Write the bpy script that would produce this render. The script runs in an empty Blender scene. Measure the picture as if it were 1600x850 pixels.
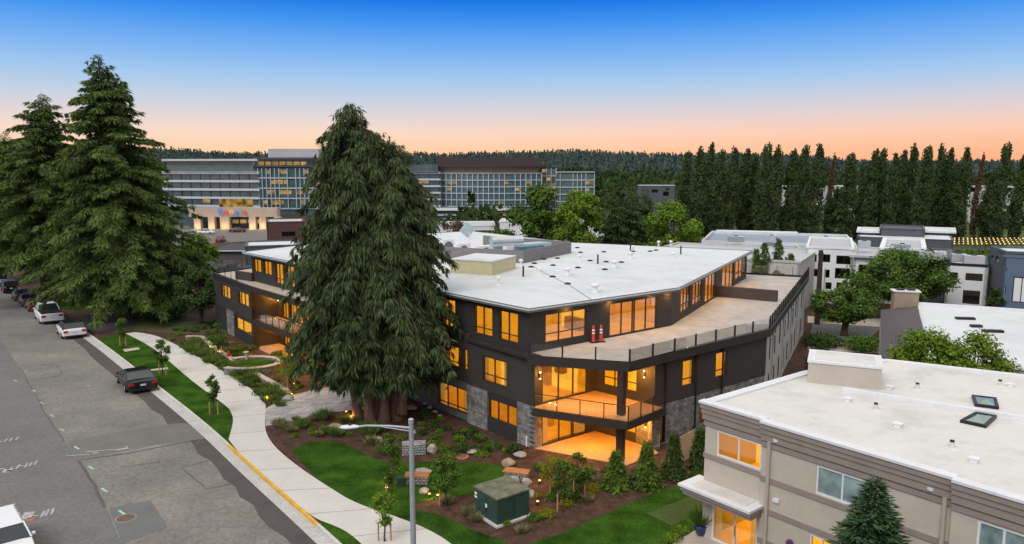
import bpy, bmesh, math, random
import numpy as np
from mathutils import Vector, Matrix
R = math.radians
S = bpy.context.scene
COL = S.collection
# ---------------- camera ----------------
F, CX, CY, H = 1180.0, 800.0, 425.0, 18.0
T = math.atan(163 / F)
cd = bpy.data.cameras.new('camera'); cam = bpy.data.objects.new('camera', cd); COL.objects.link(cam)
cam.location = (0, 0, H); cam.rotation_euler = (R(90) - T, 0, 0)
cd.sensor_width = 36; cd.lens = F / 1600 * 36; cd.clip_start = .5; cd.clip_end = 9000
S.camera = cam
S.view_settings.view_transform = 'Standard'; S.view_settings.look = 'None'
S.view_settings.gamma = 1; S.view_settings.exposure = 0.0
# ---------------- sky ----------------
W = bpy.data.worlds.new('World'); S.world = W; W.use_nodes = True
nt = W.node_tree; nt.nodes.clear()
def lin(c):
    return tuple((x / 12.92 if x <= .04045 else ((x + .055) / 1.055) ** 2.4) for x in [v / 255 for v in c])
tc = nt.nodes.new('ShaderNodeTexCoord'); sx = nt.nodes.new('ShaderNodeSeparateXYZ')
nt.links.new(tc.outputs['Generated'], sx.inputs[0])
def ramp(tree, pts, inp, interp='LINEAR'):
    r = tree.nodes.new('ShaderNodeValToRGB'); r.color_ramp.interpolation = interp
    e = r.color_ramp.elements
    while len(e) < len(pts): e.new(.5)
    for i, (p, c) in enumerate(pts):
        e[i].position = p; e[i].color = (*c, 1) if len(c) == 3 else c
    if inp is not None: tree.links.new(inp, r.inputs[0])
    return r
mr = nt.nodes.new('ShaderNodeMapRange'); mr.inputs[1].default_value = -.02; mr.inputs[2].default_value = .5
nt.links.new(sx.outputs[2], mr.inputs[0])
def ep(y): # sin elevation for photo row -> ramp position
    return (math.sin(math.atan((262 - y) / F * .99)) + .02) / .52
sky_a = [(ep(262), (255, 190, 146)), (ep(238), (255, 208, 166)), (ep(210), (247, 214, 192)), (ep(185), (222, 210, 210)), (ep(158), (192, 205, 223)),
         (ep(128), (160, 196, 233)), (ep(90), (118, 174, 238)), (ep(48), (62, 146, 236)), (ep(14), (4, 116, 226)), (ep(-25), (0, 90, 204)), (.50, (70, 120, 190)), (.66, (212, 214, 218)), (1.0, (250, 246, 240))]
rp = ramp(nt, [(p, lin(c)) for p, c in sky_a], mr.outputs[0])
# the western glow: a little warmer and stronger to the right of the view
n1 = nt.nodes.new('ShaderNodeTexNoise'); n1.inputs['Scale'].default_value = 1.6; n1.inputs['Detail'].default_value = 3
mp = nt.nodes.new('ShaderNodeMapping'); mp.inputs['Scale'].default_value = (1, 1, 14)
nt.links.new(tc.outputs['Generated'], mp.inputs[0]); nt.links.new(mp.outputs[0], n1.inputs[0])
hz = ramp(nt, [(0, (1, 1, 1)), (.08, (.75,) * 3), (.16, (.22,) * 3), (.24, (0, 0, 0))], mr.outputs[0])
mxr = nt.nodes.new('ShaderNodeMapRange'); mxr.inputs[1].default_value = -.25; mxr.inputs[2].default_value = .75
nt.links.new(sx.outputs[0], mxr.inputs[0])
mm = nt.nodes.new('ShaderNodeMath'); mm.operation = 'MULTIPLY'; nt.links.new(hz.outputs[0], mm.inputs[0]); nt.links.new(mxr.outputs[0], mm.inputs[1])
mm2 = nt.nodes.new('ShaderNodeMath'); mm2.operation = 'MULTIPLY'; mm2.inputs[1].default_value = .8; nt.links.new(mm.outputs[0], mm2.inputs[0])
mix = nt.nodes.new('ShaderNodeMixRGB'); mix.inputs[2].default_value = (*lin((255, 150, 108)), 1)
nt.links.new(mm2.outputs[0], mix.inputs[0]); nt.links.new(rp.outputs[0], mix.inputs[1])
mx2 = nt.nodes.new('ShaderNodeMixRGB'); mx2.blend_type = 'SOFT_LIGHT'; mx2.inputs[0].default_value = .04
nt.links.new(mix.outputs[0], mx2.inputs[1]); nt.links.new(n1.outputs[0], mx2.inputs[2])
bg = nt.nodes.new('ShaderNodeBackground'); bg.inputs[1].default_value = 1.02
nt.links.new(mx2.outputs[0], bg.inputs[0])
# faint physical dusk sky on top
nk = nt.nodes.new('ShaderNodeTexSky'); nk.sky_type = 'NISHITA'; nk.sun_disc = False
nk.sun_elevation = R(40); nk.sun_rotation = R(200)
bg2 = nt.nodes.new('ShaderNodeBackground'); bg2.inputs[1].default_value = .004; nt.links.new(nk.outputs[0], bg2.inputs[0])
ad = nt.nodes.new('ShaderNodeAddShader'); nt.links.new(bg.outputs[0], ad.inputs[0]); nt.links.new(bg2.outputs[0], ad.inputs[1])
wo = nt.nodes.new('ShaderNodeOutputWorld'); nt.links.new(ad.outputs[0], wo.inputs[0])
# ---------------- sun: broad after-glow of the sky, high behind the viewer ----------------
sd = bpy.data.lights.new('sun', 'SUN'); so = bpy.data.objects.new('sun', sd); COL.objects.link(so)
sd.energy = 1.9; sd.angle = R(32); sd.color = (1, .97, .93)
so.rotation_euler = (R(42), 0, R(-32)); so.location = (0, -20, 60)
SUN_E = 1

# ---------------- helpers ----------------
def _ray(px, py):
    u = (px - CX) / F; v = (CY - py) / F
    return Vector((u, math.cos(T) + v * math.sin(T), -math.sin(T) + v * math.cos(T)))
def at(px, py, z=0.0):
    d = _ray(px, py); t = (z - H) / d.z
    return (d.x * t, d.y * t)
def zat(px, py, Y):
    d = _ray(px, py); return H + Y * d.z / d.y
def xat(px, Y, py=425):
    d = _ray(px, py); return Y * d.x / d.y
def onp(A, B, px, py):
    """where the sight line meets the vertical wall A-B: (distance along it, height)"""
    d = _ray(px, py); ax, ay = A; ux, uy = B[0] - ax, B[1] - ay
    L = math.hypot(ux, uy); ux /= L; uy /= L
    det = d.x * (-uy) + ux * d.y
    t = (ax * (-uy) + ux * ay) / det
    s = (d.x * t - ax) * ux + (d.y * t - ay) * uy
    return s, H + d.z * t
MATS = {}
def nd(t, typ, **kw):
    n = t.nodes.new(typ)
    for k, v in kw.items():
        if k in n.inputs: n.inputs[k].default_value = v
        else: setattr(n, k, v)
    return n
def mat(name, c, rough=.8, var=.12, scale=3.0, c2=None, bump=0.0, bscale=None, spec=.3, metal=0, coord='Object', stretch=None, fine=None, emis=None, es=0):
    if name in MATS: return MATS[name]
    m = bpy.data.materials.new(name); m.use_nodes = True; t = m.node_tree
    p = t.nodes['Principled BSDF']; p.inputs['Roughness'].default_value = rough
    p.inputs['Specular IOR Level'].default_value = spec; p.inputs['Metallic'].default_value = metal
    tc = nd(t, 'ShaderNodeTexCoord'); mp = nd(t, 'ShaderNodeMapping')
    t.links.new(tc.outputs[coord], mp.inputs[0])
    if stretch: mp.inputs['Scale'].default_value = stretch
    n = nd(t, 'ShaderNodeTexNoise', Scale=scale, Detail=6.0, Roughness=.62); t.links.new(mp.outputs[0], n.inputs[0])
    a = tuple(max(0, x * (1 - var)) for x in c); b = tuple(x * (1 + var) for x in (c2 or c))
    r = ramp(t, [(.32, a), (.68, b)], n.outputs[0])
    out = r.outputs[0]
    if fine:
        n2 = nd(t, 'ShaderNodeTexNoise', Scale=fine[0], Detail=3.0); t.links.new(mp.outputs[0], n2.inputs[0])
        r2 = ramp(t, [(.3, (1 - fine[1],) * 3), (.7, (1 + fine[1],) * 3)], n2.outputs[0])
        mx = nd(t, 'ShaderNodeMixRGB', blend_type='MULTIPLY'); mx.inputs[0].default_value = 1
        t.links.new(out, mx.inputs[1]); t.links.new(r2.outputs[0], mx.inputs[2]); out = mx.outputs[0]
    t.links.new(out, p.inputs['Base Color'])
    if bump:
        n3 = nd(t, 'ShaderNodeTexNoise', Scale=bscale or scale * 4, Detail=4.0); t.links.new(mp.outputs[0], n3.inputs[0])
        bp = nd(t, 'ShaderNodeBump', Strength=bump, Distance=.05); t.links.new(n3.outputs[0], bp.inputs['Height'])
        t.links.new(bp.outputs[0], p.inputs['Normal'])
    if emis:
        p.inputs['Emission Color'].default_value = (*emis, 1); p.inputs['Emission Strength'].default_value = es
    MATS[name] = m; m['out'] = 1
    return m
def out_link(m, fn):
    """lets fn(tree, colour socket) put a pattern between the noise colour and the shader"""
    t = m.node_tree; p = t.nodes['Principled BSDF']; l = p.inputs['Base Color'].links[0]
    s = fn(t, l.from_socket); t.links.new(s, p.inputs['Base Color']); return m
def mulc(t, a, b, f=1.0):
    mx = nd(t, 'ShaderNodeMixRGB', blend_type='MULTIPLY'); mx.inputs[0].default_value = f
    t.links.new(a, mx.inputs[1]); t.links.new(b, mx.inputs[2]); return mx.outputs[0]
def lines(m, axis, period, width=.06, dark=.55, coord='Object', ang=0):
    """straight joints at a fixed spacing along one axis"""
    def fn(t, c):
        tc = nd(t, 'ShaderNodeTexCoord'); mp = nd(t, 'ShaderNodeMapping'); mp.inputs['Rotation'].default_value = (0, 0, -ang)
        t.links.new(tc.outputs[coord], mp.inputs[0]); sx = nd(t, 'ShaderNodeSeparateXYZ'); t.links.new(mp.outputs[0], sx.inputs[0])
        d = nd(t, 'ShaderNodeMath', operation='DIVIDE'); t.links.new(sx.outputs[axis], d.inputs[0]); d.inputs[1].default_value = period
        f = nd(t, 'ShaderNodeMath', operation='FRACT'); t.links.new(d.outputs[0], f.inputs[0])
        r = ramp(t, [(0, (dark,) * 3), (width, (1, 1, 1))], f.outputs[0], 'CONSTANT')
        return mulc(t, c, r.outputs[0])
    return out_link(m, fn)
def bricks(m, w, h, dark=.5, ang=0, vert=False, mortar=.015, con=1.0):
    def fn(t, c):
        tc = nd(t, 'ShaderNodeTexCoord'); mp = nd(t, 'ShaderNodeMapping'); mp.inputs['Rotation'].default_value = (0, 0, -ang)
        t.links.new(tc.outputs['Object'], mp.inputs[0]); v = mp.outputs[0]
        if vert:
            sx = nd(t, 'ShaderNodeSeparateXYZ'); t.links.new(v, sx.inputs[0]); cx = nd(t, 'ShaderNodeCombineXYZ')
            ad = nd(t, 'ShaderNodeMath', operation='ADD'); t.links.new(sx.outputs[0], ad.inputs[0]); t.links.new(sx.outputs[1], ad.inputs[1])
            t.links.new(ad.outputs[0], cx.inputs[0]); t.links.new(sx.outputs[2], cx.inputs[1]); v = cx.outputs[0]
        b = nd(t, 'ShaderNodeTexBrick'); t.links.new(v, b.inputs[0])
        b.inputs['Scale'].default_value = 1; b.inputs['Brick Width'].default_value = w; b.inputs['Row Height'].default_value = h
        b.inputs['Mortar Size'].default_value = mortar; b.inputs['Bias'].default_value = 0
        b.inputs['Color1'].default_value = (1 - .28 * con, 1 - .28 * con, 1 - .28 * con, 1); b.inputs['Color2'].default_value = (1 + .25 * con, 1 + .22 * con, 1 + .18 * con, 1); b.inputs['Mortar'].default_value = (dark,) * 3 + (1,)
        return mulc(t, c, b.outputs[0])
    return out_link(m, fn)
def glass(name, tint=(.9, .95, .95), refl=.25, opaque=None):
    if name in MATS: return MATS[name]
    m = bpy.data.materials.new(name); m.use_nodes = True; t = m.node_tree; t.nodes.clear()
    tr = nd(t, 'ShaderNodeBsdfTransparent'); tr.inputs[0].default_value = (*tint, 1)
    gl = nd(t, 'ShaderNodeBsdfGlossy', Roughness=.04); fr = nd(t, 'ShaderNodeFresnel', IOR=1.5)
    a = nd(t, 'ShaderNodeMath', operation='MULTIPLY_ADD'); a.inputs[1].default_value = .6; a.inputs[2].default_value = refl * .2
    t.links.new(fr.outputs[0], a.inputs[0]); mx = nd(t, 'ShaderNodeMixShader'); t.links.new(a.outputs[0], mx.inputs[0])
    t.links.new(tr.outputs[0], mx.inputs[1]); t.links.new(gl.outputs[0], mx.inputs[2])
    o = nd(t, 'ShaderNodeOutputMaterial'); t.links.new(mx.outputs[0], o.inputs[0]); MATS[name] = m; return m
def lit(name, c, s, var=.25, scale=.5):
    """something that gives off light, a little uneven"""
    if name in MATS: return MATS[name]
    m = bpy.data.materials.new(name); m.use_nodes = True; t = m.node_tree; t.nodes.clear()
    tc = nd(t, 'ShaderNodeTexCoord'); n = nd(t, 'ShaderNodeTexNoise', Scale=scale, Detail=2.0); t.links.new(tc.outputs['Object'], n.inputs[0])
    r = ramp(t, [(.35, tuple(x * (1 - var) for x in c)), (.65, tuple(x * (1 + var) for x in c))], n.outputs[0])
    e = nd(t, 'ShaderNodeEmission', Strength=s); t.links.new(r.outputs[0], e.inputs[0])
    o = nd(t, 'ShaderNodeOutputMaterial'); t.links.new(e.outputs[0], o.inputs[0]); MATS[name] = m; return m

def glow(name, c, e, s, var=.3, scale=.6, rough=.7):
    """surface of a lit room: its lamp light is put into the material as emission"""
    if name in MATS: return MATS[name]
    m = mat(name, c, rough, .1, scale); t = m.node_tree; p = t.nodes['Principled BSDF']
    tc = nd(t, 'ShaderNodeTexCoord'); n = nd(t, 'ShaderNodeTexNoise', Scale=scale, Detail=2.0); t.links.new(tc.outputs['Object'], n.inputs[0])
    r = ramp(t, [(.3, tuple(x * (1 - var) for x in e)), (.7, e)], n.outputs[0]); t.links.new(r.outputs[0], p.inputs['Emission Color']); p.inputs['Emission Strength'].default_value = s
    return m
class MB:
    def __init__(s): s.v = []; s.f = []; s.m = []
    def add(s, vs, fs, mi=0):
        o = len(s.v); s.v += [tuple(v) for v in vs]; s.f += [tuple(i + o for i in f) for f in fs]; s.m += [mi] * len(fs); return s
    def box(s, c, d, rz=0, mi=0, rx=0, ry=0):
        M = Matrix.Translation(c) @ Matrix.Rotation(rz, 4, 'Z') @ Matrix.Rotation(ry, 4, 'Y') @ Matrix.Rotation(rx, 4, 'X')
        h = [x / 2 for x in d]
        vs = [M @ Vector((a * h[0], b * h[1], e * h[2])) for a in (-1, 1) for b in (-1, 1) for e in (-1, 1)]
        return s.add(vs, [(0, 1, 3, 2), (4, 6, 7, 5), (0, 4, 5, 1), (2, 3, 7, 6), (0, 2, 6, 4), (1, 5, 7, 3)], mi)
    def prism(s, pts, z0, z1, mi=0, top=None):
        n = len(pts)
        a = sum(pts[i][0] * pts[(i + 1) % n][1] - pts[(i + 1) % n][0] * pts[i][1] for i in range(n))
        if a < 0: pts = pts[::-1]
        vs = [(p[0], p[1], z0) for p in pts] + [(p[0], p[1], z1) for p in pts]
        s.add(vs, [tuple(range(n))[::-1]] + [(i, (i + 1) % n, n + (i + 1) % n, n + i) for i in range(n)], mi)
        o = len(s.v) - 2 * n; s.f.append(tuple(o + n + i for i in range(n))); s.m.append(mi if top is None else top); return s
    def seg(s, A, B, z0, z1, th=.2, off=0.0, mi=0, e0=0, e1=0):
        """wall piece between plan points, th thick, outer face shifted by off to the left of A->B"""
        ax, ay = A; dx, dy = B[0] - ax, B[1] - ay; L = math.hypot(dx, dy) or 1e-6; dx /= L; dy /= L; nx, ny = -dy, dx
        P = [(ax - dx * e0 + nx * off, ay - dy * e0 + ny * off), (B[0] + dx * e1 + nx * off, B[1] + dy * e1 + ny * off)]
        P += [(P[1][0] - nx * th, P[1][1] - ny * th), (P[0][0] - nx * th, P[0][1] - ny * th)]
        return s.prism(P, z0, z1, mi)
    def tube(s, pts, rs, n=7, mi=0, cap=True):
        pts = [Vector(p) for p in pts]
        if not hasattr(rs, '__len__'): rs = [rs] * len(pts)
        o = len(s.v); up = Vector((0, 0, 1))
        for i, p in enumerate(pts):
            d = (pts[min(i + 1, len(pts) - 1)] - pts[max(i - 1, 0)]); d.normalize()
            a = d.cross(up) if abs(d.z) < .95 else d.cross(Vector((1, 0, 0))); a.normalize(); b = d.cross(a)
            for k in range(n):
                t = 2 * math.pi * k / n; s.v.append(tuple(p + (a * math.cos(t) + b * math.sin(t)) * rs[i]))
        for i in range(len(pts) - 1):
            for k in range(n):
                s.f.append((o + i * n + k, o + i * n + (k + 1) % n, o + (i + 1) * n + (k + 1) % n, o + (i + 1) * n + k)); s.m.append(mi)
        if cap:
            s.f.append(tuple(o + k for k in range(n))[::-1]); s.m.append(mi)
            e = o + (len(pts) - 1) * n; s.f.append(tuple(e + k for k in range(n))); s.m.append(mi)
        return s
    def lathe(s, c, prof, n=14, mi=0):
        o = len(s.v)
        for r, z in prof:
            for k in range(n):
                t = 2 * math.pi * k / n; s.v.append((c[0] + r * math.cos(t), c[1] + r * math.sin(t), c[2] + z))
        for i in range(len(prof) - 1):
            for k in range(n):
                s.f.append((o + i * n + k, o + i * n + (k + 1) % n, o + (i + 1) * n + (k + 1) % n, o + (i + 1) * n + k)); s.m.append(mi)
        s.f.append(tuple(o + k for k in range(n))[::-1]); s.m.append(mi)
        e = o + (len(prof) - 1) * n; s.f.append(tuple(e + k for k in range(n))); s.m.append(mi); return s
    def rock(s, c, d, seed=0, mi=0, rz=0):
        rnd = random.Random(seed); bm = bmesh.new(); bmesh.ops.create_icosphere(bm, subdivisions=3, radius=1)
        dirs = [Vector((rnd.gauss(0, 1), rnd.gauss(0, 1), rnd.gauss(0, 1))).normalized() for _ in range(13)]
        hs = [rnd.uniform(.62, .9) for _ in dirs]
        M = Matrix.Rotation(rz, 3, 'Z'); vs = []
        for v in bm.verts:
            p = v.co.copy()
            for dd, h in zip(dirs, hs):
                k = p.dot(dd)
                if k > h: p -= dd * (k - h) * .93
            p = M @ Vector((p.x * d[0] / 2, p.y * d[1] / 2, p.z * d[2] / 2)); vs.append((c[0] + p.x, c[1] + p.y, c[2] + p.z))
        s.add(vs, [tuple(v.index for v in f.verts) for f in bm.faces], mi); bm.free(); return s
    def build(s, name, mats, parent=None, world=True, smooth=False, bevel=0):
        me = bpy.data.meshes.new(name)
        off = Vector((0, 0, 0)); rotm = None
        if parent is not None and world:
            r = parent
            while r.parent: r = r.parent
            off = r.location
        me.from_pydata([tuple(Vector(v) - off) for v in s.v], [], s.f)
        for m in (mats if isinstance(mats, (list, tuple)) else [mats]): me.materials.append(m)
        if any(s.m): me.polygons.foreach_set('material_index', s.m)
        if smooth: me.polygons.foreach_set('use_smooth', [True] * len(s.f))
        me.update(); o = bpy.data.objects.new(name, me); COL.objects.link(o)
        if parent is not None: o.parent = parent
        if bevel:
            b = o.modifiers.new('bevel', 'BEVEL'); b.width = bevel; b.segments = 2; b.limit_method = 'ANGLE'; b.angle_limit = R(40)
        return o
def tag(o, label=None, cat=None, group=None, kind=None):
    if label: o['label'] = label
    if cat: o['category'] = cat
    if group: o['group'] = group
    if kind: o['kind'] = kind
    return o
def thing(name, label, cat, loc=(0, 0, 0), rz=0, group=None):
    o = bpy.data.objects.new(name, None); o.empty_display_size = .3; COL.objects.link(o)
    o.location = (loc[0], loc[1], loc[2] if len(loc) > 2 else 0); o.rotation_euler = (0, 0, rz); return tag(o, label, cat, group)
def struct(name, mb, m, **kw):
    return tag(mb.build(name, m, **kw), kind='structure')
KIDS = {}
def copy_tree(o, parent=None, loc=None, rz=None, sc=None, label=None, group=None):
    c = o.copy(); COL.objects.link(c); c.parent = parent
    if loc is not None: c.location = (loc[0], loc[1], loc[2] if len(loc) > 2 else 0)
    if rz is not None: c.rotation_euler = (0, 0, rz)
    if sc is not None: c.scale = (sc, sc, sc) if not hasattr(sc, '__len__') else sc
    if label: c['label'] = label
    if group: c['group'] = group
    for ch in list(o.children): copy_tree(ch, c)
    return c
def lerp(a, b, t): return tuple(a[i] + (b[i] - a[i]) * t for i in range(len(a)))
def unit(A, B):
    L = math.hypot(B[0] - A[0], B[1] - A[1]); return ((B[0] - A[0]) / L, (B[1] - A[1]) / L), L
def along(A, B, s, off=0):
    (ux, uy), L = unit(A, B); return (A[0] + ux * s - uy * off, A[1] + uy * s + ux * off)
def area(name, loc, size, e, c, rot=(0, 0, 0), parent=None):
    l = bpy.data.lights.new(name, 'AREA'); l.shape = 'RECTANGLE'; l.size, l.size_y = size; l.energy = e; l.color = c
    o = bpy.data.objects.new(name, l); COL.objects.link(o); o.rotation_euler = rot
    if parent is not None:
        o.parent = parent; o.location = Vector(loc) - parent.location
    else: o.location = loc
    return o
def point(name, loc, e, c, r=.1, parent=None):
    l = bpy.data.lights.new(name, 'POINT'); l.energy = e; l.color = c; l.shadow_soft_size = r
    o = bpy.data.objects.new(name, l); COL.objects.link(o)
    if parent is not None:
        o.parent = parent; o.location = Vector(loc) - parent.location
    else: o.location = loc
    return o
# ---------------- materials ----------------
M_dark = lines(mat('charcoal_siding', (.036, .034, .034), .6, .08, 1.2, fine=(9, .06)), 2, .2, .08, .72)
M_panel = mat('charcoal_panel', (.047, .043, .040), .6, .07, .8, fine=(6, .05))
M_grey = mat('grey_panel', (.135, .132, .125), .65, .07, .8, fine=(6, .05))
M_lgrey = mat('pale_grey_render', (.46, .45, .42), .75, .07, .6, fine=(5, .05))
M_stone = bricks(mat('ledge_stone', (.16, .165, .175), .85, .35, 2.6, c2=(.24, .235, .225), bump=.6, bscale=9), .55, .16, .35, vert=True)
M_roof = mat('white_membrane', (.61, .63, .65), .55, .035, .25, fine=(1.6, .018), bump=.05, bscale=2)
M_roof = lines(M_roof, 0, 3.05, .012, .90, ang=R(48)); M_roof = lines(M_roof, 1, 9.1, .006, .92, ang=R(48))
def stains(m, sc=.12, d=.82):
    def fn(t, c):
        tc = nd(t, 'ShaderNodeTexCoord'); n = nd(t, 'ShaderNodeTexNoise', Scale=sc, Detail=9.0, Roughness=.72); t.links.new(tc.outputs['Object'], n.inputs[0])
        r = ramp(t, [(.38, (d, d, d * .98)), (.5, (1, 1, 1))], n.outputs[0]); return mulc(t, c, r.outputs[0])
    return out_link(m, fn)
stains(M_roof, .16, .87)
M_roofw = mat('cream_membrane', (.60, .585, .565), .65, .05, .3, fine=(2.2, .03), bump=.05, bscale=2)
stains(M_roofw, .3, .88); lines(M_roofw, 0, 2.4, .012, .93, ang=R(-50))
M_trim = mat('bronze_trim', (.035, .030, .027), .45, .1, 3)
M_gutter = mat('roof_edge_metal', (.17, .18, .16), .4, .1, 3, metal=.4)
M_paver = bricks(mat('terrace_pavers', (.42, .375, .34), .75, .09, .35, c2=(.40, .385, .375), fine=(3, .05)), .61, .61, .78, ang=R(40), con=.32)
M_conc = mat('balcony_concrete', (.42, .37, .31), .8, .1, .7, fine=(5, .08))
M_bfloor = mat('lamplit_concrete', (.40, .27, .15), .75, .12, .8, fine=(4, .1))  # orange of the soffit lamps tinted into the floor colour
M_soffit = mat('soffit_boards', (.30, .22, .15), .7, .12, 2)
M_inwall = glow('glowing_cream_plaster', (.10, .07, .03), (1, .385, .010), 1.75, .22, .45)  # amber room light comes from the plaster's own emission
M_infloor = glow('glowing_oak_floor', (.10, .06, .02), (1, .33, .006), 1.45, .3, .8)  # floor glows by itself to stand for lamp light
M_glass = glass('window_glass', (.95, .95, .93), .12)
M_rail = glass('rail_glass', (.965, .975, .97), .15)
M_lamp = lit('warm_lamp', (1.0, .62, .22), 14, .05)
M_ceil = glow('glowing_ceiling_plaster', (.12, .09, .05), (1, .39, .015), 2.0, .22, .3)  # lamp-lit look of the ceiling built in as emission
M_wood = mat('cedar_wood', (.42, .19, .075), .65, .2, 2, stretch=(1, 8, 1), fine=(14, .1))
M_metal = mat('galvanised_metal', (.42, .46, .50), .42, .08, 3, metal=.5)
M_white = mat('white_paint', (.74, .74, .75), .45, .04, 2)
M_black = mat('black_metal', (.018, .017, .018), .45, .1, 3)
M_blind = lines(mat('roller_blind', (.62, .50, .33), .8, .05, 1), 2, .05, .3, .8)
AMBER = (1.0, .40, .035)

# ---------------- wall and window builders ----------------
def facade(A, B, z0, z1, ops, th=.3, off=0.0, mb=None, mi=0):
    """wall sheet with openings (s0,s1,a,b); outer face on the left of A->B"""
    mb = mb or MB(); u, L = unit(A, B)
    ss = sorted({0.0, L, *[max(0, min(L, o[i])) for o in ops for i in (0, 1)]})
    zs = sorted({z0, z1, *[max(z0, min(z1, o[i])) for o in ops for i in (2, 3)]})
    for i in range(len(ss) - 1):
        if ss[i + 1] - ss[i] < .01: continue
        sm = (ss[i] + ss[i + 1]) / 2; run = None
        for k in range(len(zs) - 1):
            if zs[k + 1] - zs[k] < .01: continue
            zm = (zs[k] + zs[k + 1]) / 2
            hole = any(o[0] < sm < o[1] and o[2] < zm < o[3] for o in ops)
            if not hole: run = [zs[k], zs[k + 1]] if run is None else [run[0], zs[k + 1]]
            if hole and run: mb.seg(along(A, B, ss[i]), along(A, B, ss[i + 1]), run[0], run[1], th, off, mi); run = None
        if run: mb.seg(along(A, B, ss[i]), along(A, B, ss[i + 1]), run[0], run[1], th, off, mi)
    return mb
WN = [0]; M_drape = lines(glow('glowing_linen_curtain', (.30, .22, .12), (1, .46, .07), .75, .2, 2), 0, .12, .5, .82)  # curtain carries the room light as its own glow
def window(par, A, B, s0, s1, a, b, cols=(.5,), tr=None, fm=None, gm=None, off=0.0, fw=.07, name='window', inset=.06, blind=0, split=True):
    fm = fm or M_trim; gm = gm or M_glass
    m = MB(); P = lambda s: along(A, B, s)
    o = off - inset + .04
    for (p, q, y0, y1) in [(s0, s0 + fw, a, b), (s1 - fw, s1, a, b), (s0 + fw, s1 - fw, a, a + fw), (s0 + fw, s1 - fw, b - fw, b)]:
        m.seg(P(p), P(q), y0, y1, .11, o)
    ys = [a + fw, b - fw]
    for c in cols:
        x = s0 + (s1 - s0) * c
        m.seg(P(x - fw * .45), P(x + fw * .45), a + fw, b - fw, .09, o - .008)
    if tr is not None:
        t = a + tr; xs = [s0 + fw] + [s0 + (s1 - s0) * c for c in sorted(cols)] + [s1 - fw]
        for i in range(len(xs) - 1):
            m.seg(P(xs[i] + (fw * .45 if i else 0)), P(xs[i + 1] - (fw * .45 if i < len(xs) - 2 else 0)), t - fw * .4, t + fw * .4, .085, o - .012)
    w = m.build(name, fm, par)
    g = MB(); g.seg(P(s0 + fw * .5), P(s1 - fw * .5), a + fw * .5, b - fw * .5, .015, o - .045); g.build('pane', gm, w)
    if blind:
        g = MB(); g.seg(P(s0 + fw), P(s1 - fw), b - (b - a) * blind, b - fw, .02, o - .14); g.build('blind', M_blind, w)
    WN[0] += 1
    if gm is M_glass and WN[0] % 4 == 1 and s1 - s0 > 1.2:
        for e0_, e1_ in ((s0 + fw, s0 + (s1 - s0) * .2), (s1 - (s1 - s0) * .16, s1 - fw)):
            g = MB(); g.seg(P(e0_), P(e1_), a + fw, b - fw, .03, o - .2); g.build('curtain', M_drape, w)
    return w
def pxwin(A, B, x0, y0, x1, y1):
    """opening from two opposite photo corners: top at x0, bottom at x1"""
    s0, zt = onp(A, B, x0, y0); s1, zb = onp(A, B, x1, y1)
    return [min(s0, s1), max(s0, s1), zb, zt]
def railing(par, pts, z, h=1.0, gap=1.3, glassy=True, post=.05, toprail=True, name='railing'):
    m = MB(); g = MB()
    for i in range(len(pts) - 1):
        A, B = pts[i], pts[i + 1]; u, L = unit(A, B); n = max(1, round(L / gap))
        for k in range(n + (1 if i == len(pts) - 2 else 0)):
            p = along(A, B, L * k / n); m.box((p[0], p[1], z + h / 2), (post, post, h), math.atan2(u[1], u[0]))
        if not toprail: m.seg(A, B, z - .002, z + .05, .07, .035)
        if toprail: m.seg(A, B, z + h, z + h + .045, .05, .025)
        if not toprail or True:
            g.seg(A, B, z + .08, z + h - .04, .014, .007)
        if toprail: m.seg(A, B, z + .05, z + .085, .03, .015)
    r = m.build(name, M_black, par)
    if glassy: g.build('glass_panel', M_rail, r)
    return r
def sconce(par, A, B, s, z, e=26):
    p = along(A, B, s, .12); q = along(A, B, s, .5)
    m = MB(); m.box((p[0], p[1], z), (.12, .12, .34), math.atan2(B[1] - A[1], B[0] - A[0])); o = m.build('wall_sconce', M_black, par)
    l = MB(); l.lathe((p[0], p[1], z + .17), [(.03, 0), (.055, .03), (.03, .07)], 10); l.lathe((p[0], p[1], z - .24), [(.03, 0), (.055, .04), (.03, .07)], 10); l.build('bulb', M_lamp, o)
    if e: point('sconce_light', (q[0], q[1], z + .05), e * 2.4, (1, .42, .06), .07, par)

# ---------------- main building ----------------
Z1, Z2, ZR = 2.85, 6.1, 9.1
BLD = thing('apartment_building', 'three storey charcoal building with amber lit windows, white flat roof and paved terrace', 'building', (0, 60, 0))
C0 = (1.45, 46.75); C1 = (-8.6, 57.9)           # street front of the near block
LP = (-33.8, 84.6); LQ = (-26.05, 74.6); LR = (-12.4, 58.9)  # street front of the far wing
P2 = (5.7, 50.2); P3 = (9.15, 46.95); B0 = (9.3, 47.1); B1 = (18.8, 54.5); B2 = (32.3, 81.9)
BK = [(7.2, 93.5), (-8, 108), (-19, 99.5)]
LE = at(391, 419.7, Z2)
# ground plate / floors
foot = [C0, P2, P3, B1, B2, *BK, LP, LQ, LR, C1]
# top storey outline
T0 = (1.15, 47.75); T1 = (12.1, 56.3); T2 = (25.5, 81.4); TL = (-27.6, 79.4)
top = [T0, T1, T2, (6.9, 90.2), (-7.5, 105), (-17.5, 95.5), TL]
def slab(name, poly, z0, z1, m, par=BLD, world=True):
    o = MB(); o.prism(poly, z0, z1); return o.build(name, m, par)
def rec(A, B, s0, s1, d0, d1):  # rectangle behind a wall line
    return [along(A, B, s0, -d0), along(A, B, s1, -d0), along(A, B, s1, -d1), along(A, B, s0, -d1)]
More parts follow.
